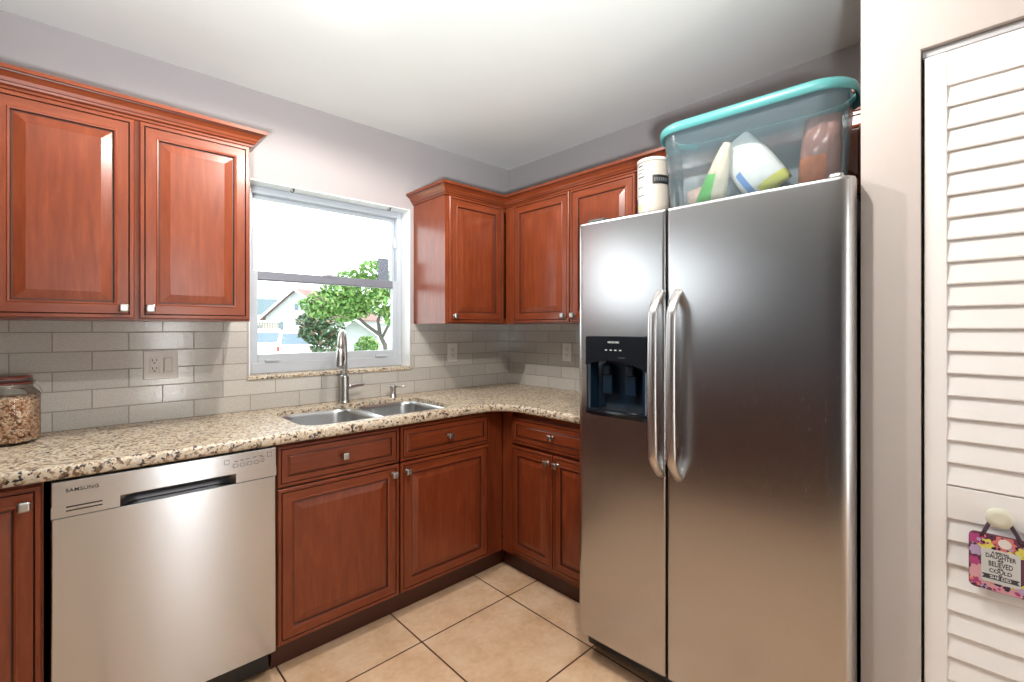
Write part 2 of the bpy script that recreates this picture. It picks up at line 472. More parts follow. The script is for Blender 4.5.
# pale grey energy label left on the upper pane
m = mat('grey_label_film', (0.2, 0.23, 0.28), 0.6); t = NT(m)
n = t.noise(t.coord(), 120, 2); t.col(t.ramp(n, [(0.4, (0.12, 0.14, 0.18)), (0.6, (0.24, 0.27, 0.32))]))
box('pane_label', m, win, -0.955, -0.885, 0.042, 0.045, 1.60, 1.735)
for i, x in enumerate((-1.48, -0.935)):
    bm = bmesh.new()
    lathe(bm, (x, 0.02, WZ1 - 0.006), [(0.006, 0), (0.006, -0.004), (0.003, -0.006), (0.003, -0.014)], 10)
    tube(bm, [(x, 0.02, WZ1 - 0.019), (x - 0.006, 0.02, WZ1 - 0.024), (x - 0.014, 0.02, WZ1 - 0.020), (x - 0.018, 0.02, WZ1 - 0.014)], 0.0022, 8)
    h = obj('ceiling_hook', bm, M['dark_grey'])
    tag(h, ('small dark hook in window head, nearer the left cabinets' if i == 0 else 'small dark hook in window head, above the pane label'), 'hook', 'hooks in the window head')

# ------------------------------------------------------------------ backsplash
bm = bmesh.new()
add_box(bm, -2.75, WX0 - 0.012, -0.0085, -0.0005, 0.9145, 1.3345); add_box(bm, WX1 + 0.006, -0.0005, -0.0085, -0.0005, 0.9145, 1.3345)
add_box(bm, WX0 - 0.012, WX1 + 0.006, -0.0085, -0.0005, 0.9145, WZ0 - 0.018)
o = obj('tile_backsplash', bm, M['splash_n']); tag(o, 'glossy grey subway tile backsplash on the window wall', 'backsplash')
o = box('tile_backsplash', M['splash_e'], None, -0.0085, -0.0005, -1.28, -0.009, 0.9145, 1.3345); tag(o, 'glossy grey subway tile backsplash on the wall left of the refrigerator', 'backsplash')

# ------------------------------------------------------------------ cabinets
DOOR_PROF = [(0, 0.0185, 0), (0, 0.003, 0), (0.003, 0.0, 0), (0.013, 0.0, 0), (0.0150, 0.0045, 1), (0.0175, 0.001, 1), (0.047, 0.001, 0),
             (0.050, -0.0005, 0), (0.055, 0.0005, 0), (0.0575, 0.0075, 1), (0.061, 0.0075, 1), (0.088, 0.0015, 0), (0.090, 0.001, 0)]
DRAWER_PROF = [(0, 0.0185, 0), (0, 0.003, 0), (0.003, 0.0, 0), (0.011, 0.0, 0), (0.0130, 0.0045, 1), (0.0155, 0.001, 1), (0.034, 0.001, 0),
               (0.037, 0.0, 0), (0.0385, 0.0055, 1), (0.0410, 0.0055, 1), (0.046, 0.003, 0)]
WMATS = None


def panel(name, x0, x1, z0, z1, yf, prof, parent, scale=1.0):
    """raised-panel front facing local -Y; yf = its front plane"""
    bm = bmesh.new(); rings = []
    for ins, dep, _ in prof:
        i = ins * scale
        rings.append([(x0 + i, yf + dep, z0 + i), (x1 - i, yf + dep, z0 + i), (x1 - i, yf + dep, z1 - i), (x0 + i, yf + dep, z1 - i)])

    def mi(i, j):
        g = prof[i + 1][2]
        if g: return 1
        return 2 if j in (0, 2) and prof[i + 1][0] < 0.056 else 0
    V = loft(bm, rings, mi, cap0=True)
    f = bm.faces.new(V[-1]); f.material_index = 0 if (z1 - z0) > 0.25 else 2
    return obj(name, bm, [M['wood'], M['glaze'], M['wood_h']], parent)


def knob(x, z, yf, parent):
    bm = bmesh.new()
    lathe(bm, (x, yf, z), [(0.010, 0.001), (0.010, -0.002), (0.0055, -0.004), (0.0055, -0.016), (0.009, -0.018)], 14, 'y')
    add_box(bm, x - 0.0145, x + 0.0145, yf - 0.030, yf - 0.016, z - 0.0145, z + 0.0145, 0, 0.0065, 4)
    return obj('knob', bm, M['nickel'], parent)


def carcass(parent, x0, x1, dep, z0, z1, top=True, stile=0.02):
    bm = bmesh.new(); t = 0.016
    add_box(bm, x0, x0 + t, -dep, 0, z0, z1); add_box(bm, x1 - t, x1, -dep, 0, z0, z1)
    add_box(bm, x0 + t, x1 - t, -dep + 0.018, 0, z0, z0 + t, 2); add_box(bm, x0 + t, x1 - t, -t, 0, z0 + t, z1)
    if top: add_box(bm, x0 + t, x1 - t, -dep + 0.018, -t, z1 - t, z1, 2)
    # face frame
    add_box(bm, x0 + t, x0 + t + stile, -dep, -dep + 0.018, z0, z1); add_box(bm, x1 - t - stile, x1 - t, -dep, -dep + 0.018, z0, z1)
    add_box(bm, x0 + t + stile, x1 - t - stile, -dep, -dep + 0.018, z1 - 0.04, z1, 2)
    add_box(bm, x0 + t + stile, x1 - t - stile, -dep, -dep + 0.018, z0, z0 + 0.03, 2)
    return obj('carcass', bm, [M['wood'], M['glaze'], M['wood_h']], parent)


BD, BZ0, BZ1 = 0.595, 0.104, 0.875
BF = -0.6135
# sink base
x0 = -1.749
cb = thing('base_cabinet', 'cherry sink base cabinet with two doors and two false drawer fronts', 'cabinet', (x0, -0.001, 0))
carcass(cb, 0, 1.146, BD, BZ0, BZ1, top=False, stile=0.025)
bm = bmesh.new(); add_box(bm, 0.47, 0.56, -BD + 0.001, -BD + 0.018, BZ0, BZ1); add_box(bm, 0.041, 1.105, -BD + 0.001, -BD + 0.018, 0.68, 0.72, 2)
obj('center_stile', bm, [M['wood'], M['glaze'], M['wood_h']], cb)
for a, b, kd in ((0.004, 0.512, 1), (0.521, 1.044, 0)):
    d = panel('drawer_front', a, b, 0.7065, 0.862, BF, DRAWER_PROF, cb); knob((a + b) / 2, 0.785, BF, d)
    d = panel('door', a, b, 0.112, 0.699, BF, DOOR_PROF, cb); knob(b - 0.030 if kd else a + 0.030, 0.660, BF, d)
box('filler_strip', M['wood'], cb, 1.045, 1.146, -BD - 0.003, -BD + 0.018, BZ0, BZ1)
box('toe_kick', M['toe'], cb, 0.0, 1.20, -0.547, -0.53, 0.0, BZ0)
# left base (cut by the frame)
cl = thing('base_cabinet', 'cherry single-door base cabinet left of the dishwasher', 'cabinet', (-2.76, -0.001, 0))
carcass(cl, 0, 0.395, BD, BZ0, BZ1)
d = panel('door', 0.004, 0.392, 0.112, 0.862, BF, DOOR_PROF, cl); knob(0.392 - 0.034, 0.815, BF, d)
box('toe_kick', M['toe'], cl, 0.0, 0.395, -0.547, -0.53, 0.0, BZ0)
# side-wall base
cr = thing('base_cabinet', 'cherry base cabinet with one drawer over two doors beside the refrigerator', 'cabinet', (-0.001, -0.60, 0), E_ROT)
carcass(cr, 0.005, 0.675, BD, BZ0, BZ1)
d = panel('drawer_front', 0.085, 0.665, 0.706, 0.842, BF, DRAWER_PROF, cr); knob(0.375, 0.779, BF, d)
d = panel('door', 0.085, 0.372, 0.134, 0.690, BF, DOOR_PROF, cr, 0.85); knob(0.372 - 0.028, 0.652, BF, d)
d = panel('door', 0.379, 0.665, 0.134, 0.690, BF, DOOR_PROF, cr, 0.85); knob(0.379 + 0.028, 0.652, BF, d)
bm = bmesh.new(); add_box(bm, 0.036, 0.64, -BD + 0.0005, -BD + 0.018, 0.675, 0.72, 2); obj('mid_rail', bm, [M['wood'], M['glaze'], M['wood_h']], cr)
box('filler_strip', M['wood'], cr, 0.0, 0.083, -BD - 0.003, -BD, BZ0, BZ1)
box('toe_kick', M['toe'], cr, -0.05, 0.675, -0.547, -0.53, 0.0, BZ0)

UD, UZ0, UZ1, UF = 0.33, 1.335, 2.07, -0.349
ul = thing('wall_cabinet', 'cherry two-door wall cabinet left of the window', 'cabinet', (-2.507, -0.001, 0))
carcass(ul, 0, 0.738, UD, UZ0, UZ1, stile=0.025)
d = panel('door', 0.004, 0.364, 1.342, 2.052, UF, DOOR_PROF, ul); knob(0.364 - 0.030, 1.378, UF, d)
d = panel('door', 0.378, 0.733, 1.342, 2.052, UF, DOOR_PROF, ul); knob(0.378 + 0.030, 1.378, UF, d)
box('center_stile', M['wood'], ul, 0.340, 0.400, -UD - 0.001, -UD + 0.015, UZ0, UZ1)
uc = thing('wall_cabinet', 'cherry single-door wall cabinet between window and corner', 'cabinet', (-0.789, -0.001, 0))
carcass(uc, 0, 0.785, UD, UZ0, UZ1)
d = panel('door', 0.020, 0.419, 1.342, 2.052, UF, DOOR_PROF, uc); knob(0.020 + 0.030, 1.378, UF, d)
box('filler_strip', M['wood'], uc, 0.421, 0.440, -UD - 0.004, -UD, UZ0, UZ1)
ur = thing('wall_cabinet', 'cherry two-door wall cabinet left of and behind the refrigerator top', 'cabinet', (-0.001, -0.335, 0), E_ROT)
carcass(ur, 0, 0.935, UD, UZ0, UZ1)
d = panel('door', 0.083, 0.522, 1.342, 2.052, UF, DOOR_PROF, ur); knob(0.522 - 0.030, 1.378, UF, d)
d = panel('door', 0.530, 0.931, 1.342, 2.052, UF, DOOR_PROF, ur); knob(0.530 + 0.030, 1.378, UF, d)
box('filler_strip', M['wood'], ur, 0.018, 0.081, -UD - 0.004, -UD, UZ0, UZ1)
uf = thing('wall_cabinet', 'short cherry wall cabinet over the refrigerator, behind the storage bin', 'cabinet', (-0.001, -1.272, 0), E_ROT)
carcass(uf, 0, 0.925, UD, 1.765, UZ1)
d = panel('door', 0.004, 0.458, 1.772, 2.052, UF, DOOR_PROF, uf); knob(0.458 - 0.030, 1.805, UF, d)
d = panel('door', 0.466, 0.921, 1.772, 2.052, UF, DOOR_PROF, uf); knob(0.466 + 0.030, 1.805, UF, d)

CROWN = [(0.0, 2.056, 0), (0.009, 2.056, 0), (0.010, 2.063, 0), (0.013, 2.065, 1), (0.020, 2.068, 0), (0.024, 2.074, 0), (0.027, 2.076, 1),
         (0.034, 2.086, 0), (0.050, 2.097, 0), (0.058, 2.100, 0), (0.060, 2.103, 1), (0.068, 2.104, 0), (0.070, 2.116, 0), (0.0, 2.116, 0)]


def crown(name, path, label):
    bm = bmesh.new(); path = [Vector(p) for p in path]; rings = []
    for i, p in enumerate(path):
        d0 = (p - path[i - 1]).normalized() if i else None
        d1 = (path[i + 1] - p).normalized() if i < len(path) - 1 else None
        n0 = Vector((d0.y, -d0.x)) if d0 else None; n1 = Vector((d1.y, -d1.x)) if d1 else None
        if n0 is None: off = n1
        elif n1 is None: off = n0
        else: b = (n0 + n1).normalized(); off = b / b.dot(n1)
        rings.append([(p.x + off.x * o * 0.74, p.y + off.y * o * 0.74, z) for o, z, _ in CROWN])
    loft(bm, rings, lambda i, j: CROWN[(j + 1) % len(CROWN)][2], True, True)
    return tag(obj(name, bm, [M['wood_h'], M['glaze']]), label, 'moulding')


crown('crown_moulding', [(-2.5085, -0.002), (-2.5085, -0.338), (-1.7675, -0.338), (-1.7675, -0.002)], 'stepped cherry crown moulding along the top of the left wall cabinet')
crown('crown_moulding', [(-0.7905, -0.002), (-0.7905, -0.338), (-0.338, -0.338), (-0.338, -2.197)], 'cherry crown moulding turning the corner above the right-hand wall cabinets')

# ------------------------------------------------------------------ countertop
OD = 0.642; RR = 0.15
front = [(-2.765, -OD), (-2.2, -OD), (-1.6, -OD), (-1.0, -OD)]
for i in range(11):
    a = R(90 - 90 * i / 10); front.append((-OD - RR + RR * math.cos(a), -OD - RR + RR * math.sin(a)))
front += [(-OD, -1.0), (-OD, -1.29)]
back = [(-0.009, -1.29), (-0.009, -0.009), (-2.765, -0.009)]
nrm = []
for i, pt in enumerate(front):
    if i < 4: nrm.append((0, 1))
    elif i >= len(front) - 2: nrm.append((1, 0))
    else:
        a = R(90 - 90 * (i - 4) / 10); nrm.append((math.cos(a), math.sin(a)))
PR = [(0.007, 0.8755), (0.002, 0.878), (0.0, 0.884), (0.0, 0.903), (0.003, 0.909), (0.007, 0.9125), (0.012, 0.914)]
bm = bmesh.new(); rings = []
for o, z in PR:
    rings.append([(x + n[0] * o, y + n[1] * o, z) for (x, y), n in zip(front, nrm)] + [(x, y, z) for x, y in back])
V = loft(bm, rings, smooth=False)
for f in bm.faces: f.smooth = True
SX0, SX1, SY0, SY1 = -1.632, -0.885, -0.576, -0.135
hole = rrect(SX0, SX1, SY0, SY1, 0.09, 0.914, 6)
H = loft(bm, [[(x, y, 0.914) for x, y, _ in hole], [(x, y, 0.896) for x, y, _ in hole]])


def ring_edges(v): return [bm.edges.get((v[i], v[(i + 1) % len(v)])) for i in range(len(v))]


bmesh.ops.triangle_fill(bm, use_beauty=True, use_dissolve=False, edges=ring_edges(V[-1]) + ring_edges(H[0]))
low_ring = [bm.verts.new((v.co.x, v.co.y, 0.8755)) for v in H[1]]
for i in range(len(low_ring)):
    k = (i + 1) % len(low_ring); bm.faces.new((H[1][i], H[1][k], low_ring[k], low_ring[i]))
bmesh.ops.triangle_fill(bm, use_beauty=True, use_dissolve=False, edges=ring_edges(V[0]) + ring_edges(low_ring))
o = obj('countertop', bm, M['granite']); tag(o, 'L-shaped speckled beige granite countertop with sink cutout', 'countertop')

# ------------------------------------------------------------------ sink
sk = thing('kitchen_sink', 'undermount stainless steel double bowl sink below the window', 'sink', (-1.25, -0.34, 0.8755))
for a, b in ((-0.372, -0.018), (0.010, 0.357)):
    bm = bmesh.new()
    y0, y1 = -0.234, 0.203
    oz = [(0.0, 0.075, 0.0195), (0.004, 0.075, 0.0185), (0.007, 0.072, 0.0), (0.016, 0.068, -0.14), (0.028, 0.06, -0.168), (0.053, 0.045, -0.178), (0.12, 0.02, -0.182)]
    fl = 0.012
    rings = [rrect(a - fl, b + fl, y0 - fl, y1 + fl, 0.085, -0.0002), rrect(a - 0.008, b + 0.008, y0 - 0.001, y1 + 0.001, 0.080, 0.0005), rrect(a - 0.004, b + 0.004, y0 - 0.0005, y1 + 0.0005, 0.078, 0.0195)] + [rrect(a + i, b - i, y0 + i, y1 - i, r, z) for i, r, z in oz]
    loft(bm, rings, None, False, True, smooth=True)
    bo = obj('bowl', bm, M['sink_steel'], sk, recalc=False)
    bm = bmesh.new(); cx = (a + b) / 2
    lathe(bm, (cx, 0.02, -0.181), [(0.045, 0.0), (0.045, 0.003), (0.036, 0.003), (0.030, -0.004 + 0.002), (0.006, 0.0), (0.006, 0.008)], 24)
    obj('drain', bm, M['faucet_steel'], bo)

# ------------------------------------------------------------------ faucet
fx, fy = -1.258, -0.085
fa = thing('faucet', 'brushed steel gooseneck pull-down faucet behind the sink', 'faucet', (fx, fy, 0.914))
bm = bmesh.new()
lathe(bm, (0, 0, 0), [(0.029, 0.0), (0.029, 0.006), (0.026, 0.009), (0.0245, 0.012), (0.0225, 0.07), (0.0215, 0.140), (0.0195, 0.146)], 28)
obj('body', bm, M['faucet_steel'], fa)
sd = Vector((-0.50, -0.866, 0)); rr = 0.085
pts = [(0, 0, 0.144), (0, 0, 0.22), (0, 0, 0.285)]
for i in range(1, 13):
    a = PI * i / 12 * 0.97; q = sd * (rr - rr * math.cos(a)); pts.append((q.x, q.y, 0.285 + rr * 1.05 * math.sin(a)))
bm = bmesh.new(); tube(bm, pts, 0.0138, 16); obj('neck', bm, M['faucet_steel'], fa)
e = Vector(pts[-1]); bm = bmesh.new()
dn = (Vector(pts[-1]) - Vector(pts[-2])).normalized()
tube(bm, [e, e + dn * 0.012, e + dn * 0.03, e + dn * 0.085, e + dn * 0.092], [0.0140, 0.0165, 0.0172, 0.0195, 0.0175], 18)
sp = obj('spray_head', bm, M['faucet_steel'], fa)
bm = bmesh.new(); q = e + dn * 0.045 + Vector((0.012, -0.010, 0)); tube(bm, [q + Vector((0, 0, 0.012)), q, q - Vector((0, 0, 0.02))], [0.006, 0.0065, 0.006], 10)
obj('spray_button', bm, M['black'], sp)
bm = bmesh.new()
tube(bm, [(0.018, 0, 0.083), (0.034, 0, 0.083), (0.036, 0, 0.084), (0.096, 0.006, 0.088), (0.108, 0.007, 0.0885), (0.112, 0.007, 0.0885)], [0.0125, 0.0125, 0.0110, 0.0100, 0.0095, 0.006], 16)
obj('lever', bm, M['faucet_steel'], fa)

sd_ = thing('soap_dispenser', 'small steel soap dispenser pump to the right of the faucet', 'soap dispenser', (-0.975, -0.085, 0.914))
bm = bmesh.new(); lathe(bm, (0, 0, 0), [(0.022, 0.0), (0.022, 0.004), (0.0165, 0.007), (0.0155, 0.05), (0.0165, 0.052), (0.0165, 0.066), (0.013, 0.070)], 22)
obj('pump_body', bm, M['faucet_steel'], sd_)
bm = bmesh.new(); tube(bm, [(0.012, 0, 0.060), (0.045, -0.03, 0.062), (0.058, -0.042, 0.059)], [0.0050, 0.0045, 0.0040], 10)
obj('nozzle', bm, M['faucet_steel'], sd_)

# ------------------------------------------------------------------ outlets
def outlet(x, z, w, h, rz, loc, label, gangs):
    t_ = thing('wall_outlet', label, 'outlet', loc, rz)
    bm = bmesh.new(); add_box(bm, -w / 2, w / 2, -0.006, -0.0005, -h / 2, h / 2, 0, 0.0025); obj('cover_plate', bm, M['plate'], t_)
    for k, cx in gangs:
        bm = bmesh.new()
        if k == 'socket':
            add_box(bm, cx - 0.0165, cx + 0.0165, -0.0085, -0.005, -0.033, 0.033, 0, 0.0015)
            for cz in (-0.017, 0.017):
                add_box(bm, cx - 0.0085, cx - 0.0055, -0.0088, -0.008, cz - 0.001, cz + 0.009, 1); add_box(bm, cx + 0.0055, cx + 0.0085, -0.0088, -0.008, cz + 0.001, cz + 0.009, 1)
                add_box(bm, cx - 0.003, cx + 0.003, -0.0088, -0.008, cz - 0.010, cz - 0.005, 1)
            obj('socket', bm, [M['plate'], M['slot']], t_)
        elif k == 'switch':
            add_box(bm, cx - 0.0165, cx + 0.0165, -0.008, -0.005, -0.033, 0.033, 0, 0.001)
            add_box(bm, cx - 0.0145, cx + 0.0145, -0.0115, -0.007, -0.030, 0.030, 0, 0.003)
            obj('rocker_switch', bm, M['plate'], t_)
    return t_


outlet(0, 0, 0.120, 0.119, 0, (-2.029, -0.008, 1.151), 'double wall plate with outlet and rocker switch below the left cabinet', [('socket', -0.023), ('switch', 0.023)])
outlet(0, 0, 0.076, 0.116, 0, (-0.507, -0.008, 1.152), 'single outlet plate on the window wall near the corner', [('socket', 0)])
outlet(0, 0, 0.076, 0.116, E_ROT, (-0.008, -0.562, 1.156), 'single outlet plate on the side wall near the refrigerator', [('socket', 0)])

# ------------------------------------------------------------------ dishwasher
DW = 0.593
dw = thing('dishwasher', 'stainless steel built-in dishwasher under the counter', 'dishwasher', (-2.349, -0.002, 0))
box('tub', M['dark_grey'], dw, 0.004, DW - 0.004, -0.575, -0.02, 0.115, 0.86)
bm = bmesh.new(); add_box(bm, 0, DW, -0.628, -0.578, 0.112, 0.762, 0, 0.003); obj('door', bm, M['dw_steel'], dw)
hx0, hx1 = 0.150, 0.462
bm = bmesh.new()
add_box(bm, 0, DW, -0.633, -0.578, 0.797, 0.868, 0, 0.002); add_box(bm, 0, hx0, -0.633, -0.578, 0.7645, 0.7985); add_box(bm, hx1, DW, -0.633, -0.578, 0.7645, 0.7985)
cp = obj('control_panel', bm, M['dw_steel'], dw)
bm = bmesh.new(); rows = []
for i in range(25):
    u = i / 24; x = hx0 + (hx1 - hx0) * u
    e_ = min(1, min(u, 1 - u) / 0.16); e_ = math.sin(e_ * PI / 2)
    rows.append([(x, -0.632 + 0.040 * e_ * math.sin(min(1.0, v / 0.8) * PI / 2), 0.7985 - 0.0345 * v) for v in [k / 8 for k in range(9)]])
loft(bm, rows, None, closed=False, smooth=True)
add_box(bm, hx0, hx1, -0.590, -0.580, 0.7645, 0.7985)
obj('pocket_handle', bm, mat('dark_steel', (0.22, 0.22, 0.23), 0.38, 1.0), cp)
for z in (0.7925, 0.7815):
    bm = bmesh.new(); add_box(bm, 0.031, 0.110, -0.6335, -0.63, z - 0.0022, z + 0.0022, 0, 0.001); obj('vent_slot', bm, M['black'], cp)
text('lettering', 'SAMSUNG', 0.0140, M['black'], cp, (0.030, -0.6336, 0.8395), align='LEFT', sx=1.05, bold=0.0003, space=1.10)
bx = 0.412
for i, (a, b, z) in enumerate(((0.425, 0.441, 0.842), (0.452, 0.468, 0.826), (0.474, 0.490, 0.826), (0.496, 0.512, 0.826), (0.518, 0.534, 0.826), (0.540, 0.552, 0.829), (0.562, 0.578, 0.846))):
    bm = bmesh.new(); zz = 0.006 if i not in (0, 6) else 0.008
    rings = [rrect(a, b, z - zz, z + zz, 0.003, 0, 3), rrect(a + 0.0012, b - 0.0012, z - zz + 0.0012, z + zz - 0.0012, 0.002, 0, 3)]
    rings = [[(x, -0.6336, y) for x, y, _ in r] for r in rings]
    loft(bm, rings); obj('button_outline', bm, M['grey_text'], cp)
for x, z in ((0.462, 0.841), (0.480, 0.842), (0.498, 0.843), (0.520, 0.845), (0.540, 0.848), (0.545, 0.842)):
    box('indicator_mark', M['grey_text'], cp, x - 0.006, x + 0.006, -0.6336, -0.633, z - 0.001, z + 0.001)
bm = bmesh.new(); add_box(bm, 0.006, DW - 0.006, -0.560, -0.545, 0.012, 0.108, 0, 0.003); obj('kick_plate', bm, M['black'], dw)
for x in (0.05, DW - 0.05):
    bm = bmesh.new(); lathe(bm, (x, -0.50, 0), [(0.018, 0), (0.018, 0.01), (0.008, 0.012), (0.008, 0.12)], 12); obj('leveling_foot', bm, M['dark_grey'], dw)

# ------------------------------------------------------------------ refrigerator
FD = R(3.0)
fr = thing('refrigerator', 'side-by-side stainless steel refrigerator with ice and water dispenser', 'refrigerator', (-0.848, -1.318, 0), E_ROT + FD)
FWD = 0.889; SEAM0, SEAM1 = 0.366, 0.373; FZ0, FZ1 = 0.111, 1.717
bm = bmesh.new(); add_box(bm, 0.014, FWD - 0.018, 0.092, 0.77, 0.045, 1.70, 0, 0.006); obj('case', bm, M['dark_grey'], fr)
box('door_gasket', M['black'], fr, 0.018, FWD - 0.022, 0.068, 0.092, 0.12, 1.70)


def fridge_door(a, b, round_l, round_r, cut=None):
    xs = [0.0]
    r = 0.030; XS = []
    for k in range(9): XS.append(a + r * (1 - math.cos(PI / 2 * k / 8)))
    for k in range(1, 14): XS.append(a + r + (b - a - 2 * r) * k / 14)
    for k in range(9): XS.append(b - r * (1 - math.cos(PI / 2 * (8 - k) / 8)))
    if cut: XS = sorted(set(XS) | {cut[0], cut[1]})

    def yy(x):
        y = -0.003 * (1 - ((x - (a + b) / 2) / ((b - a) / 2)) ** 2)
        for d, rd in ((x - a, round_l), (b - x, round_r)):
            if d < rd: y += rd - math.sqrt(max(0, rd * rd - (rd - d) ** 2))
        return y
    ZS = [(FZ0, 0.006), (FZ0 + 0.002, 0.002), (FZ0 + 0.006, 0.0), (FZ0 + 0.012, 0.0), (FZ0 + 0.03, 0.0)] + ([(cut[2], 0), (cut[3], 0)] if cut else []) + [(FZ1 - 0.03, 0.0), (FZ1 - 0.012, 0.0), (FZ1 - 0.006, 0.0), (FZ1 - 0.002, 0.002), (FZ1, 0.006)]
    bm = bmesh.new(); G = []
    for z, dy in ZS: G.append([bm.verts.new((x, yy(x) + dy, z)) for x in XS])
    for i in range(len(ZS) - 1):
        for j in range(len(XS) - 1):
            if cut and cut[0] - 1e-6 <= XS[j] and XS[j + 1] <= cut[1] + 1e-6 and abs(ZS[i][0] - cut[2]) < 1e-6: continue
            f = bm.faces.new((G[i][j], G[i][j + 1], G[i + 1][j + 1], G[i + 1][j])); f.smooth = True
    yb = 0.068
    bl = [(bm.verts.new((XS[0], yb, z)), bm.verts.new((XS[-1], yb, z))) for z, _ in ZS]
    for i in range(len(ZS) - 1):
        bm.faces.new((bl[i][0], G[i][0], G[i + 1][0], bl[i + 1][0])); bm.faces.new((G[i][-1], bl[i][1], bl[i + 1][1], G[i + 1][-1]))
    bm.faces.new([bl[0][0], bl[0][1]] + list(reversed(G[0]))); bm.faces.new([bl[-1][0]] + G[-1] + [bl[-1][1]])
    bm.faces.new((bl[0][0], bl[-1][0], bl[-1][1], bl[0][1])) if not cut else None
    return obj('door', bm, M['fridge_steel'], fr), yy


CUT = (0.046, 0.300, 0.975, 1.277)
dl, yl = fridge_door(0, SEAM0, 0.022, 0.008, CUT)
dr, yr = fridge_door(SEAM1, FWD, 0.008, 0.034)
# dispenser
DXA, DXB, DZA, DZB = CUT; dxm = (DXA + DXB) / 2
bm = bmesh.new()
ARC = [(DXA + (DXB - DXA) * i / 20, 1.150 + 0.036 * math.sin(PI * (0.12 + 0.88 * i / 20)) ** 0.8 - 0.0) for i in range(21)]
fv = []; bv = []
for x, z in ARC:
    fv.append((bm.verts.new((x, -0.0095, z)), bm.verts.new((x, -0.0095, DZB - 0.003)))); bv.append(bm.verts.new((x, 0.055, z)))
for i in range(20):
    bm.faces.new((fv[i][0], fv[i + 1][0], fv[i + 1][1], fv[i][1])); bm.faces.new((fv[i][0], bv[i], bv[i + 1], fv[i + 1][0]))
tp = [bm.verts.new((x, 0.004, DZB)) for x, _ in ARC]
for i in range(20): bm.faces.new((fv[i][1], fv[i + 1][1], tp[i + 1], tp[i]))
for k in (0, 20):
    q = bm.verts.new((ARC[k][0], 0.004, ARC[k][1])); bm.faces.new((fv[k][0], fv[k][1], tp[k], q))
disp = obj('dispenser_panel', bm, M['black_gloss'], dl)
bm = bmesh.new()
rings = []
prof = [(DXA, -0.004), (DXA + 0.004, -0.009), (DXA + 0.012, -0.009), (DXA + 0.018, 0.0), (DXA + 0.024, 0.045), (DXA + 0.045, 0.06), (dxm, 0.063), (DXB - 0.045, 0.06), (DXB - 0.024, 0.045), (DXB - 0.018, 0.0), (DXB - 0.012, -0.009), (DXB - 0.004, -0.009), (DXB, -0.004)]
loft(bm, [[(x, y, z) for x, y in prof] for z in (DZA + 0.004, 1.05, 1.12, 1.192)], None, closed=False)
obj('dispenser_recess', bm, M['cavity'], disp)
bm = bmesh.new()
tr = []
for i in range(17):
    u = i / 16; x = DXA + (DXB - DXA) * u; y = -0.010 - 0.012 * math.sin(PI * u)
    tr.append([(x, 0.062, 1.004), (x, y + 0.012, 1.004), (x, y + 0.002, 1.000), (x, y, 0.992), (x, y + 0.004, 0.978), (x, 0.004, 0.974), (x, 0.062, 0.974)])
loft(bm, tr, None, True, True); obj('drip_tray', bm, M['black_gloss'], disp)
for cx in (dxm - 0.055, dxm + 0.045):
    bm = bmesh.new(); add_box(bm, cx - 0.022, cx + 0.022, 0.028, 0.040, 1.055, 1.130, 0, 0.005)
    add_box(bm, cx - 0.016, cx + 0.016, 0.018, 0.050, 1.130, 1.168, 0, 0.006); obj('dispenser_paddle', bm, M['cavity'], disp)
text('lettering', 'FRIGIDAIRE', 0.0100, M['light_text'], disp, (dxm - 0.004, -0.0100, 1.2545), sx=0.95, bold=0.0)
for k in range(4):
    box('indicator_mark', M['light_text'], disp, dxm - 0.040 + k * 0.020, dxm - 0.031 + k * 0.020, -0.0102, -0.0095, 1.224, 1.2275)
box('indicator_mark', M['grey_text'], disp, dxm + 0.015, dxm + 0.045, -0.0102, -0.0095, 1.1975, 1.1995)
# handles
for d_, hx, yf in ((dl, 0.348, yl), (dr, 0.413, yr)):
    y0 = yf(hx); pts = []; ra = []; rb = []
    for i in range(41):
        u = i / 40; z = 1.432 - 0.632 * u
        e_ = min(u, 1 - u) / 0.13; e_ = math.sin(min(1, e_) * PI / 2) ** 1.0
        pts.append((hx, y0 + 0.006 - 0.056 * e_ - 0.010 * math.sin(PI * u), z))
    bm = bmesh.new(); tube(bm, pts, 0.0165, 16, ry=0.0095, up=(1, 0, 0)); obj('handle', bm, M['handle_steel'], d_)
# hinge covers, grille
for a, b in ((0.03, 0.11), (FWD - 0.060, FWD - 0.024)):
    bm = bmesh.new(); add_box(bm, a, b, 0.022, 0.085, 1.70, 1.735, 0, 0.010, 3)
    obj('hinge_cover', bm, M['dark_grey'] if a < 0.2 else M['faucet_steel'], fr)
bm = bmesh.new(); add_box(bm, 0.004, FWD - 0.006, 0.060, 0.12, 0.036, 0.108, 0, 0.012, 3)
for k in range(4): add_box(bm, 0.05, FWD - 0.05, 0.057, 0.062, 0.050 + k * 0.012, 0.055 + k * 0.012)
obj('base_grille', bm, M['black'], fr)
for x in (0.06, FWD - 0.06):
    for y in (0.15, 0.70):
        bm = bmesh.new(); lathe(bm, (x, y, 0), [(0.02, 0), (0.02, 0.02), (0.012, 0.022), (0.012, 0.05)], 12); obj('leveling_foot', bm, M['black'], fr)

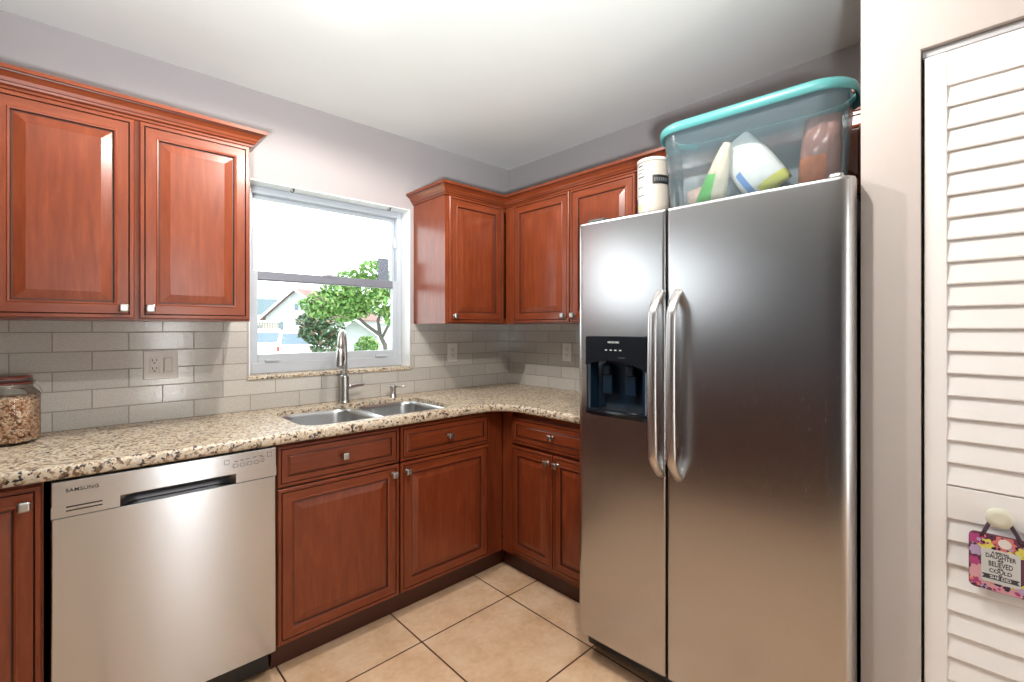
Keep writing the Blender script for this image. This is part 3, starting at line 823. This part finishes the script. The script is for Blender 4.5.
# ------------------------------------------------------------------ storage bin on the refrigerator
FT = 1.7005
M['teal'] = mat('teal_plastic', (0.075, 0.265, 0.265), 0.35)
BX, BYC = -0.600, -1.879
bn = thing('storage_bin', 'clear plastic storage bin with teal rim on top of the refrigerator', 'bin', (BX, BYC, FT), E_ROT + R(4.5))
BW, BDp, BH = 0.291, 0.118, 0.330        # half width, half depth at the rim, height
bm = bmesh.new()
rings = []
for z, s in ((0.006, 0.0), (0.012, 0.004), (0.03, 0.008), (0.15, 0.016), (0.31, 0.026), (0.333, 0.026)):
    hw, hd = BW - 0.034 + s, BDp - 0.030 + s; rings.append(rrect(-hw, hw, -hd, hd, 0.066, z, 9))
n_ = len(rings[0])
loft(bm, rings, lambda i, j: 0 if rings[i][j][1] < 0.0 else 1, True, False, smooth=True); obj('tub', bm, [M['bin'], M['bin_frost']], bn)
bm = bmesh.new(); hw, hd = BW - 0.010, BDp - 0.004
loft(bm, [rrect(-hw, hw, -hd, hd, 0.085, z, 9) for z in (0.3335, 0.3365)], None, True, True); obj('lid', bm, M['bin_frost'], bn)
bm = bmesh.new(); rings = []
for o_, z in ((0.001, 0.316), (0.002, 0.316), (0.003, 0.325), (0.010, 0.322), (0.010, 0.304), (0.013, 0.304), (0.014, 0.326), (0.012, 0.334), (0.008, 0.339), (0.001, 0.339), (0.001, 0.316)):
    rings.append(rrect(-BW - o_, BW + o_, -BDp - o_, BDp + o_, 0.102, z, 10))
loft(bm, rings, None, smooth=True); obj('rim', bm, M['teal'], bn)


def pouch(name, w, h, t_, loc, rot, matfn, mats, label, taper, crinkle=0.004):
    bm = bmesh.new(); nx, nz = 14, 18; F_ = []; B_ = []
    rnd = random.Random(name + label)
    for i in range(nz + 1):
        v = i / nz; fr_, br_ = [], []
        for j in range(nx + 1):
            u = j / nx
            b = (max(0, math.sin(PI * u)) ** 0.55) * (max(0, math.sin(PI * min(1, v * 0.96 + 0.0) if v > 0 else 0)) ** 0.5)
            pin = 1 - 0.10 * (1 - math.sin(PI * v))
            x = (u - 0.5) * w * pin * (1 - taper * v); z = v * h
            c = crinkle * rnd.uniform(-1, 1) if 0 < i < nz and 0 < j < nx else 0
            fr_.append(bm.verts.new((x, -t_ / 2 * b + c, z + c))); br_.append(bm.verts.new((x, t_ / 2 * b + c, z)))
        F_.append(fr_); B_.append(br_)
    for i in range(nz):
        for j in range(nx):
            k = matfn((j + 0.5) / nx, (i + 0.5) / nz)
            f = bm.faces.new((F_[i][j], F_[i][j + 1], F_[i + 1][j + 1], F_[i + 1][j])); f.material_index = k; f.smooth = True
            f = bm.faces.new((B_[i][j], B_[i + 1][j], B_[i + 1][j + 1], B_[i][j + 1])); f.material_index = k; f.smooth = True
    o = obj(name, bm, mats, None, recalc=False, weld=True)
    o.rotation_euler = rot; o.location = loc
    return tag(o, label, 'food bag')


W_ = mat('white_bag_paper', (0.80, 0.79, 0.76), 0.55); Y_ = mat('yellow_bag_print', (0.72, 0.70, 0.10), 0.5); B_ = mat('blue_bag_print', (0.16, 0.30, 0.62), 0.5)
G_ = mat('green_bag_print', (0.17, 0.58, 0.12), 0.5); CR_ = mat('cream_bag_paper', (0.74, 0.62, 0.46), 0.55); O_ = mat('orange_bag_film', (0.62, 0.17, 0.05), 0.3); P_ = mat('pink_brown_bag_film', (0.34, 0.16, 0.13), 0.35)
BB = FT + 0.014
pouch('flour_bag', 0.160, 0.235, 0.075, (-0.600, -1.945, BB + 0.048), (R(0), R(-33), E_ROT), lambda u, v: 1 if v < 0.17 and u > 0.35 else (2 if 0.14 < u < 0.30 and 0.10 < v < 0.52 else 0), [W_, Y_, B_], 'white paper food bag with blue and yellow print in the bin', 0.15, 0.003)
pouch('snack_bag', 0.125, 0.225, 0.06, (-0.655, -1.755, BB + 0.018), (R(0), R(17), E_ROT), lambda u, v: 1 if v < 0.50 and u < 0.60 else 0, [CR_, G_], 'cream and green food pouch leaning at the left inside the bin', 0.75)
pouch('snack_bag', 0.122, 0.255, 0.075, (-0.588, -2.072, BB + 0.002), (R(0), R(4), E_ROT), lambda u, v: 0 if v < 0.52 and u < 0.7 else 1, [O_, P_], 'orange and brown food bag at the right end inside the bin', 0.1, 0.006)
pouch('snack_bag', 0.090, 0.120, 0.04, (-0.570, -1.690, BB + 0.004), (R(0), R(-8), E_ROT), lambda u, v: 0, [mat('peach_bag', (0.55, 0.36, 0.29), 0.5)], 'low peach coloured bag behind the green pouch in the bin', 0.0)

# ------------------------------------------------------------------ canisters on the refrigerator
M['can_paper'] = mat('cream_can_label', (0.37, 0.325, 0.28), 0.5)
M['can_white'] = mat('white_can_label', (0.46, 0.455, 0.445), 0.45)
M['lid'] = mat('ivory_lid', (0.55, 0.52, 0.46), 0.4)
M['navy'] = mat('navy_print', (0.02, 0.05, 0.16), 0.5); M['yellow'] = mat('yellow_print', (0.70, 0.50, 0.08), 0.5)


def wrap(bm, r, a0, a1, z0, z1, mi, n=10):
    loft(bm, [[(r * math.cos(R(a0 + (a1 - a0) * i / n)), r * math.sin(R(a0 + (a1 - a0) * i / n)), z) for i in range(n + 1)] for z in (z0, z1)], [mi], closed=False, smooth=True)


cn = thing('canister', 'tall cream oatmeal style canister with black band on the refrigerator top', 'canister', (-0.640, -1.530, FT))
r_ = 0.060; ch = 0.262
bm = bmesh.new(); lathe(bm, (0, 0, 0), [(r_ - 0.002, 0), (r_, 0.002), (r_, 0.012), (r_ - 0.001, 0.013), (r_ - 0.001, ch - 0.012)], 40, cap1=False); obj('can_body', bm, M['can_paper'], cn)
bm = bmesh.new(); lathe(bm, (0, 0, 0), [(r_ - 0.001, ch - 0.013), (r_ + 0.002, ch - 0.013), (r_ + 0.002, ch - 0.001), (r_, ch), (r_ - 0.006, ch), (r_ - 0.007, ch - 0.004)], 40); obj('lid', bm, M['lid'], cn)
VA = math.degrees(math.atan2(-2.4896 + 1.508, -2.3045 + 0.640))   # faces roughly the room
bm = bmesh.new(); rl = r_ + 0.0004
wrap(bm, rl, VA - 85, VA - 18, 0.02, ch - 0.02, 0)
wrap(bm, rl + 0.0002, VA - 92, VA - 70, 0.016, 0.11, 1)
for k, z in enumerate((0.232, 0.218, 0.205, 0.188, 0.150, 0.118)): wrap(bm, rl + 0.0002, VA - 66, VA - (40 - 7 * (k % 2)), z, z + (0.003 if k % 3 else 0.005), 2)
wrap(bm, rl + 0.0002, VA - 62, VA - 50, 0.060, 0.088, 3)
wrap(bm, rl, VA - 4, VA + 72, ch - 0.104, ch - 0.070, 2)
obj('label', bm, [M['can_white'], M['navy'], M['black'], M['yellow']], cn, recalc=True)
bm = bmesh.new()
for k in range(7): wrap(bm, rl + 0.0004, VA + 2 + k * 8, VA + 7 + k * 8, ch - 0.094, ch - 0.080, 0, 3)
obj('band_print', bm, M['grey_text'], cn)

cj = thing('canister', 'short jar with dark and orange label tucked behind the tall canister', 'canister', (-0.515, -1.545, FT))
bm = bmesh.new(); lathe(bm, (0, 0, 0), [(0.040, 0), (0.042, 0.004), (0.042, 0.175), (0.038, 0.182)], 28); obj('can_body', bm, M['can_white'], cj)
bm = bmesh.new(); lathe(bm, (0, 0, 0), [(0.0415, 0.182), (0.0430, 0.184), (0.0430, 0.206), (0.040, 0.208)], 28); obj('lid', bm, mat('dark_jar_lid', (0.28, 0.20, 0.16), 0.4), cj)
bm = bmesh.new(); wrap(bm, 0.0424, 0, 360, 0.120, 0.150, 0, 28); wrap(bm, 0.0424, 0, 360, 0.072, 0.084, 0, 28); wrap(bm, 0.0425, 170, 260, 0.030, 0.068, 1, 12)
obj('label', bm, [M['black'], O_], cj)

# ------------------------------------------------------------------ jar of nuts
jr = thing('storage_jar', 'glass clamp-lid jar of nuts on the counter at the left edge', 'jar', (-2.468, -0.150, 0.9142))
JR = 0.0800
bm = bmesh.new()


def jring(r, z): return [(r * (1 + 0.030 * math.cos(6 * a)) * math.cos(a), r * (1 + 0.030 * math.cos(6 * a)) * math.sin(a), z) for a in [2 * PI * i / 48 for i in range(48)]]


loft(bm, [jring(r, z) for r, z in ((0.066, 0.0), (0.075, 0.004), (JR, 0.014), (JR, 0.16), (0.078, 0.172), (0.068, 0.184), (0.060, 0.190), (0.060, 0.204))], None, True, False, smooth=True)
obj('glass_body', bm, M['jar_glass'], jr)
bm = bmesh.new(); lathe(bm, (0, 0, 0), [(0.058, 0.208), (0.062, 0.209), (0.063, 0.222), (0.060, 0.228), (0.04, 0.231)], 40); obj('lid', bm, M['jar_glass'], jr)
bm = bmesh.new(); lathe(bm, (0, 0, 0), [(0.056, 0.2035), (0.064, 0.2040), (0.064, 0.2085), (0.056, 0.209)], 40); obj('gasket', bm, mat('red_brown_rubber', (0.20, 0.035, 0.025), 0.5), jr)
bm = bmesh.new(); lathe(bm, (0, 0, 0), [(0.0620, 0.2215), (0.0638, 0.2230), (0.061, 0.2290), (0.052, 0.2300)], 40, cap0=False, cap1=False); obj('lid_band', bm, mat('red_brown_lid', (0.16, 0.030, 0.022), 0.35), jr)
bm = bmesh.new()
for s in (1,):
    tube(bm, [(0.064, -0.02, 0.212), (0.072, -0.02, 0.20), (0.083, -0.015, 0.178), (0.084, 0.0, 0.165), (0.083, 0.015, 0.178), (0.072, 0.02, 0.20), (0.064, 0.02, 0.212)], 0.0014, 8)
tube(bm, [(0.0655 * math.cos(2 * PI * i / 40), 0.0655 * math.sin(2 * PI * i / 40), 0.198) for i in range(41)], 0.0014, 8)
tube(bm, [(0.0625 * math.cos(2 * PI * i / 40), 0.0625 * math.sin(2 * PI * i / 40), 0.193) for i in range(41)], 0.0014, 8)
obj('wire_bail', bm, M['nickel'], jr)
bm = bmesh.new(); rnd = random.Random(3)
ico = bmesh.new(); bmesh.ops.create_icosphere(ico, subdivisions=1, radius=1.0); iv = [v.co.copy() for v in ico.verts]; iff = [[v.index for v in f.verts] for f in ico.faces]; ico.free()
lathe(bm, (0, 0, 0), [(0.060, 0.006), (0.068, 0.012), (0.069, 0.142), (0.05, 0.147)], 32, mi=1)
N_ = 2300
for i in range(N_):
    if i < N_ * 0.86: a = rnd.uniform(0, 2 * PI); rr_ = 0.0725 * (1 + 0.03 * math.cos(6 * a)); z = rnd.uniform(0.012, 0.150 + 0.006 * math.sin(3 * a))
    else: a = rnd.uniform(0, 2 * PI); rr_ = 0.071 * math.sqrt(rnd.random()); z = 0.150 + rnd.uniform(-0.004, 0.006)
    mx = Matrix.Translation((rr_ * math.cos(a), rr_ * math.sin(a), z)) @ Matrix.Rotation(rnd.uniform(0, 6.3), 4, Vector((rnd.uniform(-1, 1), rnd.uniform(-1, 1), rnd.uniform(-1, 1) + 0.01)).normalized()) @ Matrix.Diagonal((0.0062, 0.0044, 0.0040, 1))
    vs = [bm.verts.new(mx @ p) for p in iv]; k = rnd.choice((0, 0, 0, 2, 2, 3))
    for q in iff:
        f = bm.faces.new([vs[w] for w in q]); f.smooth = True; f.material_index = k
nuts = obj('nuts', bm, [mat('tan_nut', (0.72, 0.45, 0.28), 0.5), mat('dark_between_nuts', (0.30, 0.15, 0.08), 0.7), mat('pale_nut', (0.85, 0.68, 0.52), 0.5), mat('brown_nut', (0.48, 0.24, 0.13), 0.5)], jr, recalc=False)
nuts['kind'] = 'stuff'

# ------------------------------------------------------------------ louvred closet door
dr1 = bpy.data.objects.new('door_1', None); C.objects.link(dr1); struct(dr1)
dr1.location = (PX + 0.012, OY0 - 0.006, 0); dr1.rotation_euler = (0, 0, E_ROT)


def leaf(x0):
    w, st, th = 0.405, 0.043, 0.030
    bm = bmesh.new()
    add_box(bm, x0, x0 + st, 0, th, 0.012, 2.000, 0, 0.002); add_box(bm, x0 + w - st, x0 + w, 0, th, 0.012, 2.000, 0, 0.002)
    for a, b in ((1.915, 2.000), (0.832, 0.912), (0.012, 0.19)): add_box(bm, x0 + st, x0 + w - st, 0.002, th - 0.002, a, b, 0, 0.0015)
    lf = obj('door_leaf', bm, M['white'], dr1)
    bm = bmesh.new()
    for a, b, n in ((0.912, 1.915, 18), (0.19, 0.832, 11)):
        p = (b - a) / n
        for k in range(n):
            z0 = a + p * k
            sec = [(0.0025, z0 + 0.003), (0.0015, z0 + 0.006), (0.0115, z0 + p + 0.008), (0.0165, z0 + p + 0.007), (0.0080, z0 + 0.002)]
            loft(bm, [[(x, y, min(z, 1.995)) for y, z in sec] for x in (x0 + st, x0 + w - st)], None, True, True)
    obj('louvers', bm, M['white'], lf)
    return lf


lf1 = leaf(0.0); leaf(0.409)
bm = bmesh.new(); lathe(bm, (0.134, 0.001, 0.862), [(0.010, 0), (0.010, -0.010), (0.021, -0.015), (0.0240, -0.020), (0.022, -0.024), (0.011, -0.026)], 28, 'y')
obj('door_knob', bm, mat('cream_knob', (0.66, 0.64, 0.52), 0.3), lf1)
bm = bmesh.new(); add_box(bm, -0.004, 0.820, 0.004, 0.034, 2.003, 2.020, 0, 0.001); obj('track', bm, M['vinyl_shade'], dr1)
# ------------------------------------------------------------------ hanging plaque
pq = thing('hanging_plaque', 'small floral plaque about a daughter hanging on the closet door knob', 'plaque', (PX - 0.006, -2.478, 0.755), E_ROT)
PW, PH = 0.056, 0.066
bm = bmesh.new(); loft(bm, [[(x, 0.003, y) for x, y, _ in rrect(-PW, PW, -PH, PH, 0.012, 0)], [(x, -0.003, y) for x, y, _ in rrect(-PW, PW, -PH, PH, 0.012, 0)]], None, True, True)
obj('board', bm, mat('plum_board', (0.13, 0.045, 0.08), 0.35), pq)
FL = [mat('flower_pink', (0.66, 0.33, 0.38), 0.4), mat('flower_yellow', (0.70, 0.62, 0.12), 0.4), mat('flower_coral', (0.70, 0.20, 0.18), 0.4), mat('flower_lilac', (0.45, 0.33, 0.50), 0.4), mat('flower_dark', (0.05, 0.02, 0.06), 0.4), mat('flower_magenta', (0.42, 0.06, 0.20), 0.4)]
bm = bmesh.new(); rnd = random.Random(11)


def disc(x, z, r, mi, y, n=18, petals=0, x_lim=PW - 0.001, z_lim=PH - 0.001):
    vs = []
    for i in range(n):
        a = 2 * PI * i / n; q = r * (1 + (0.18 * math.cos(petals * a) if petals else 0))
        vs.append(bm.verts.new((max(-x_lim, min(x_lim, x + q * math.cos(a))), y, max(-z_lim, min(z_lim, z + q * math.sin(a))))))
    f = bm.faces.new(vs); f.material_index = mi


yy_ = -0.0033
for x, z, r, k in ((-0.034, -0.032, 0.026, 0), (0.0, -0.050, 0.024, 0), (0.020, -0.056, 0.016, 0), (0.004, 0.047, 0.020, 2), (-0.028, 0.040, 0.014, 1), (-0.044, 0.022, 0.012, 3), (-0.046, 0.050, 0.012, 5),
                   (0.034, 0.036, 0.013, 1), (0.046, 0.050, 0.012, 3), (0.048, 0.010, 0.012, 4), (0.048, -0.014, 0.011, 5), (0.047, -0.040, 0.016, 1), (-0.047, -0.004, 0.010, 5), (-0.046, -0.052, 0.010, 5), (0.030, -0.048, 0.007, 3), (-0.030, -0.060, 0.006, 3)):
    yy_ -= 0.00003; disc(x, z, r, k, yy_, 22, 6)
for _ in range(70):
    yy_ -= 0.00001; disc(rnd.uniform(-0.052, 0.052), rnd.choice((rnd.uniform(0.030, 0.062), rnd.uniform(-0.062, -0.040))), rnd.uniform(0.0018, 0.0045), rnd.choice((1, 3, 4, 4, 5, 4, 2)), yy_, 10, 5)
disc(0.004, 0.050, 0.011, 6, yy_ - 0.0001, 20)
obj('floral_border', bm, FL + [mat('flower_white', (0.72, 0.66, 0.62), 0.4)], pq, recalc=False)
bm = bmesh.new(); loft(bm, [[(x, y_, z) for x, z, _ in rrect(-0.035, 0.029, -0.046, 0.032, 0.006, 0)] for y_ in (-0.003, -0.0046)], None, False, True)
obj('text_card', bm, mat('pale_grey_card', (0.56, 0.56, 0.54), 0.45), pq)
INK = mat('dark_ink', (0.06, 0.06, 0.07), 0.5)
for s, z, sz, sx in (('A SPECIAL', 0.0250, 0.0075, 0.85), ('DAUGHTER', 0.0160, 0.0135, 0.69), ('SHE', 0.0080, 0.0055, 1.0), ('BELIEVED', -0.0020, 0.0165, 0.58), ('SHE', -0.0110, 0.0050, 1.0), ('COULD', -0.0180, 0.0120, 0.90), ('SO', -0.0250, 0.0045, 1.0)):
    text('lettering', s, sz, INK, pq, (-0.003, -0.0047, z), sx=sx, depth=0.0002, bold=0.0003)
bm = bmesh.new()
vs = [bm.verts.new((x, -0.0049, z)) for x, z in ((-0.034, -0.027), (0.028, -0.027), (0.024, -0.0325), (0.028, -0.038), (-0.034, -0.038), (-0.030, -0.0325))]
bm.faces.new(vs); obj('banner', bm, INK, pq, recalc=False)
text('lettering', 'SHE DID', 0.0100, mat('pale_ink', (0.6, 0.6, 0.58), 0.5), pq, (-0.003, -0.0052, -0.0326), depth=0.0001, sx=0.95, bold=0.0002)
bm = bmesh.new()
tube(bm, [(-0.034, -0.004, 0.058), (-0.028, -0.001, 0.074), (-0.018, 0.006, 0.100), (-0.010, 0.008, 0.117), (-0.005, 0.008, 0.1205), (0.0, 0.008, 0.117), (0.010, 0.006, 0.100), (0.024, -0.001, 0.074), (0.030, -0.004, 0.058)], 0.0040, 8, ry=0.0012)
obj('ribbon', bm, mat('dark_ribbon', (0.06, 0.03, 0.05), 0.5), pq)

# ------------------------------------------------------------------ outdoors through the window
def ray_pt(px, depth):
    """world x, y at a given distance straight ahead of the kitchen, along the sight line of column px (layout helper)"""
    a = R(46.78); u = (px - 512) / F_PX
    return Vector((-2.3045 + depth * (math.cos(a) + u * math.sin(a)), -2.4896 + depth * (math.sin(a) - u * math.cos(a))))


GZ = -0.45
m = mat('pale_street', (0.42, 0.42, 0.41), 0.9); t = NT(m)
n = t.noise(t.coord(), 0.15, 4); t.col(t.ramp(n, [(0.42, (0.30, 0.40, 0.22)), (0.5, (0.46, 0.46, 0.44))]))
o = box('ground', m, None, -30, 60, 0.4, 90, GZ - 0.2, GZ); o['kind'] = 'structure'
o.name = 'floor_outside'
M['siding'] = mat('pale_siding', (0.40, 0.42, 0.43), 0.8)
M['roof_teal'] = mat('grey_teal_shingle', (0.075, 0.11, 0.125), 0.85)
M['roof_rose'] = mat('rose_shingle', (0.16, 0.09, 0.08), 0.85)
M['trim_w'] = mat('white_trim', (0.8, 0.8, 0.8), 0.6)
M['win_dark'] = mat('house_window_glass', (0.10, 0.14, 0.18), 0.15)
M['carw'] = mat('white_car_paint', (0.72, 0.73, 0.75), 0.25, coat=0.5)
M['tail'] = mat('red_tail_light', (0.55, 0.04, 0.03), 0.3)
M['rubber'] = mat('black_rubber', (0.02, 0.02, 0.02), 0.7)
M['bark'] = mat('grey_bark', (0.08, 0.07, 0.06), 0.9)
VROT = R(46.78) - PI / 2 + R(21)     # turn of the street fronts


def house(label, pxm, depth, w, dep, eave, ridge, roofm, axis, rz):
    c = ray_pt(pxm, depth)
    h = thing('house', label, 'house', (c.x, c.y, GZ), rz)
    bm = bmesh.new(); add_box(bm, -w / 2, w / 2, 0, dep, 0, eave)
    if axis == 'y':
        for y in (0, dep):
            f = bm.faces.new([bm.verts.new(p) for p in ((-w / 2, y, eave), (w / 2, y, eave), (0, y, ridge))])
    else:
        for x in (-w / 2, w / 2):
            f = bm.faces.new([bm.verts.new(p) for p in ((x, 0, eave), (x, dep, eave), (x, dep / 2, ridge))])
    obj('wall', bm, M['siding'], h)
    bm = bmesh.new(); oh = 0.35; th = 0.12
    if axis == 'y': sec = [(-w / 2 - oh, eave - oh * (ridge - eave) / (w / 2)), (0, ridge), (w / 2 + oh, eave - oh * (ridge - eave) / (w / 2))]
    else: sec = [(-oh, eave - oh * (ridge - eave) / (dep / 2)), (dep / 2, ridge), (dep + oh, eave - oh * (ridge - eave) / (dep / 2))]
    prof_ = [(a, b + th) for a, b in sec] + [(a, b + 0.005) for a, b in reversed(sec)]
    if axis == 'y': loft(bm, [[(a, y, b) for a, b in prof_] for y in (-oh, dep + oh)], None, True, True)
    else: loft(bm, [[(x, a, b) for a, b in prof_] for x in (-w / 2 - oh, w / 2 + oh)], None, True, True)
    obj('roof', bm, roofm, h)
    bm = bmesh.new()
    if axis == 'y':
        for s in (-1, 1):
            a, b = sec[0]; p0 = Vector((s * abs(a), -oh - 0.03, b + 0.06)); p1 = Vector((0, -oh - 0.03, ridge + 0.06))
            loft(bm, [[p + Vector((0, -0.03, 0.09)), p + Vector((0, 0.03, 0.09)), p + Vector((0, 0.03, -0.09)), p + Vector((0, -0.03, -0.09))] for p in (p0, p1)], None, True, True)
    else: add_box(bm, -w / 2 - oh, w / 2 + oh, -oh - 0.05, -oh, sec[0][1] - 0.08, sec[0][1] + 0.14)
    obj('fascia', bm, M['trim_w'], h)
    return h


def hwin(h, x, z, w, hh):
    bm = bmesh.new(); add_box(bm, x - w / 2 - 0.08, x + w / 2 + 0.08, -0.05, -0.01, z - hh / 2 - 0.08, z + hh / 2 + 0.08); f = obj('window', bm, M['trim_w'], h)
    box('pane', M['win_dark'], f, x - w / 2, x + w / 2, -0.07, -0.04, z - hh / 2, z + hh / 2)


h1 = house('pale house with grey-teal roof at the left of the window view', 238, 44, 13.0, 8.0, 3.05, 4.74, M['roof_teal'], 'x', VROT)
hwin(h1, 1.5, 1.6, 1.0, 1.0); hwin(h1, 4.0, 1.6, 0.8, 1.0)
h2 = house('white gabled house with rosy roof left of the tree', 297, 33, 5.0, 7.0, 2.6, 4.5, M['roof_rose'], 'y', VROT - R(32))
hwin(h2, -1.3, 1.7, 0.5, 1.1); hwin(h2, 0.7, 1.7, 0.5, 1.1); hwin(h2, 0.0, 3.3, 0.35, 0.5)
h3 = house('small white gabled shed behind the tree trunk', 354, 20, 1.9, 2.2, 1.45, 2.14, M['trim_w'], 'y', VROT)
h4 = house('pale long house far behind the tree at the right', 412, 52, 11.0, 6.0, 2.5, 3.3, M['siding'], 'x', VROT)

# picket fence at the left
c0 = ray_pt(250, 28.8); c1 = ray_pt(280, 28.8)
fe = thing('fence', 'white picket fence with open lattice in front of the teal-roofed house', 'fence', (c0.x, c0.y, GZ), math.atan2(c1.y - c0.y, c1.x - c0.x))
L_ = (c1 - c0).length
for z in (0.55, 1.70, 2.2):
    box('rail', M['trim_w'], fe, -0.6, L_, -0.03, 0.03, z - 0.05, z + 0.05)
bm = bmesh.new(); k = -0.55
M['fence_wood'] = mat('tan_fence_wood', (0.24, 0.20, 0.15), 0.8)
while k < L_:
    add_box(bm, k - 0.045, k + 0.045, 0.03, 0.05, 0.05, 2.30); k += 0.16
obj('pickets', bm, M['fence_wood'], fe)


def car(label, px, depth, rz, col):
    c = ray_pt(px, depth); h = thing('car', label, 'car', (c.x, c.y, GZ), rz)
    # length along local x, rear at -x
    prof = [(-2.2, 0.35), (-2.25, 0.75), (-2.2, 0.98), (-2.05, 1.05), (-1.75, 1.60), (-1.5, 1.68), (0.0, 1.68), (0.35, 1.60), (0.95, 1.08), (1.9, 0.98), (2.2, 0.80), (2.25, 0.35)]
    bm = bmesh.new(); rows = []
    for y, s in ((-0.88, 0.0), (-0.90, 0.02), (0.0, 0.05), (0.90, 0.02), (0.88, 0.0)):
        rows.append([(x, y * (1 - 0.16 * max(0, (z - 1.0) / 0.7)), z + s * 0.3) for x, z in prof])
    loft(bm, rows, None, True, True, closed=True, smooth=False); obj('body', bm, col, h)
    bm = bmesh.new()
    for s in (-1, 1):
        vs = [(-1.70, s * 0.885, 1.10), (0.75, s * 0.885, 1.10), (0.25, s * 0.785, 1.54), (-1.50, s * 0.785, 1.56)]
        loft(bm, [vs, [(x, y + s * 0.012, z) for x, y, z in vs]], None, True, True)
    vs = [(-2.06, -0.70, 1.10), (-2.06, 0.70, 1.10), (-1.80, 0.66, 1.55), (-1.80, -0.66, 1.55)]; loft(bm, [vs, [(x - 0.02, y, z) for x, y, z in vs]], None, True, True)
    vs = [(0.92, -0.70, 1.13), (0.92, 0.70, 1.13), (0.42, 0.66, 1.57), (0.42, -0.66, 1.57)]; loft(bm, [vs, [(x + 0.02, y, z + 0.02) for x, y, z in vs]], None, True, True)
    obj('windows', bm, M['win_dark'], h)
    for sx in (-1.4, 1.4):
        for s in (-1, 1):
            bm = bmesh.new(); lathe(bm, (sx, s * 0.80, 0.34), [(0.20, -0.11), (0.34, -0.10), (0.34, 0.10), (0.20, 0.11)], 20, 'y'); obj('wheel', bm, M['rubber'], h)
    for s in (-1, 1):
        box('tail_light', M['tail'], h, -2.28, -2.16, s * 0.84, s * 0.74, 0.78, 1.0)
    return h


car('white car parked with its rear window toward the kitchen window', 303, 22.5, R(66), M['carw'])
car('pale blue car parked at the left of the white car', 262, 26.0, R(80), mat('pale_blue_car_paint', (0.50, 0.56, 0.62), 0.25, coat=0.5))


def tree(name, label, cat, px, depth, trunk_h, blobs, leafm, nleaf, lean, stems, leaf=0.09, seed=1):
    c = ray_pt(px, depth); h = thing(name, label, cat, (c.x, c.y, GZ))
    rnd = random.Random(seed); a = R(46.78); rx = Vector((math.sin(a), -math.cos(a), 0))
    bm = bmesh.new()
    for pts, r0, r1 in stems:
        P = [rx * u + Vector((0, 0, z)) for u, z in pts]; n_ = len(P)
        tube(bm, P, [r0 + (r1 - r0) * i / (n_ - 1) for i in range(n_)], 8)
    obj('trunk' if cat == 'tree' else 'stems', bm, M['bark'], h)
    bm = bmesh.new(); tot = sum(b[2] ** 2 for b in blobs)
    for u, z, r in blobs:
        for i in range(int(nleaf * r * r / tot)):
            d = Vector((rnd.gauss(0, 1), rnd.gauss(0, 1), rnd.gauss(0, 1))).normalized() * r * rnd.uniform(0.45, 1.05) ** 0.5
            p = rx * u + Vector((0, 0, z)) + Vector((d.x, d.y, d.z * 0.8))
            q = Matrix.Rotation(rnd.uniform(0, 6.3), 3, Vector((rnd.gauss(0, 1), rnd.gauss(0, 1), rnd.gauss(0, 1))).normalized())
            s = leaf * rnd.uniform(0.7, 1.3)
            vs = [bm.verts.new(p + q @ Vector(k)) for k in ((-s, 0, 0), (0, -s * 0.5, 0.1 * s), (s, 0, 0), (0, s * 0.5, 0.1 * s))]
            f = bm.faces.new(vs); f.material_index = rnd.choice((0, 0, 1))
    obj('foliage', bm, leafm, h, recalc=False)
    return h


LG = [mat('bright_leaf', (0.12, 0.25, 0.055), 0.6), mat('yellow_leaf', (0.22, 0.32, 0.10), 0.6)]
LD = [mat('dark_leaf', (0.05, 0.11, 0.05), 0.6), mat('reddish_leaf', (0.16, 0.12, 0.075), 0.6)]
S = 14 / F_PX      # metres per pixel at the tree


def T(px, py): return ((px - 384) * S, (328.7 - py) * S + 1.3053 - GZ)


tree('leafy_tree', 'bright green tree with forked leaning trunk outside the window', 'tree', 384, 14, 2,
     [(*T(345, 300), 0.62), (*T(366, 292), 0.62), (*T(325, 303), 0.50), (*T(385, 300), 0.62), (*T(350, 278), 0.36), (*T(372, 270), 0.38), (*T(398, 285), 0.55), (*T(318, 310), 0.34), (*T(308, 305), 0.26), (*T(335, 290), 0.42), (*T(356, 306), 0.5), (*T(395, 315), 0.40), (*T(345, 312), 0.42)],
     LG, 6500, 0, [([(T(388, 372)[0], -0.02), T(388, 372), T(385, 345), T(380, 335), T(366, 325), T(352, 312), T(345, 300)], 0.09, 0.03), ([T(380, 335), T(378, 320), T(384, 305), T(388, 295)], 0.06, 0.02), ([T(382, 338), T(390, 322), T(396, 305)], 0.045, 0.02)], 0.075, 5)
S = 17 / F_PX


def T(px, py): return ((px - 322) * S, (328.7 - py) * S + 1.3053 - GZ)


tree('garden_shrub', 'dark reddish green shrub between the white car and the tree', 'shrub', 322, 17, 1,
     [(*T(318, 318), 0.50), (*T(330, 328), 0.50), (*T(308, 322), 0.40), (*T(322, 335), 0.55), (*T(326, 345), 0.55), (*T(312, 332), 0.45)], LD, 2200, 0, [([(T(322, 362)[0], -0.02), T(322, 362), T(320, 340), T(316, 322)], 0.07, 0.03)], 0.085, 8)
S = 16 / F_PX


def T(px, py): return ((px - 366) * S, (328.7 - py) * S + 1.3053 - GZ)


tree('garden_shrub', 'low yellow-green shrub in front of the white garage', 'shrub', 366, 16, 1,
     [(*T(366, 342), 0.28), (*T(372, 346), 0.25), (*T(360, 347), 0.22)], LG, 500, 0, [([(T(366, 362)[0], -0.02), T(366, 362), T(366, 350), T(366, 342)], 0.03, 0.01)], 0.07, 9)
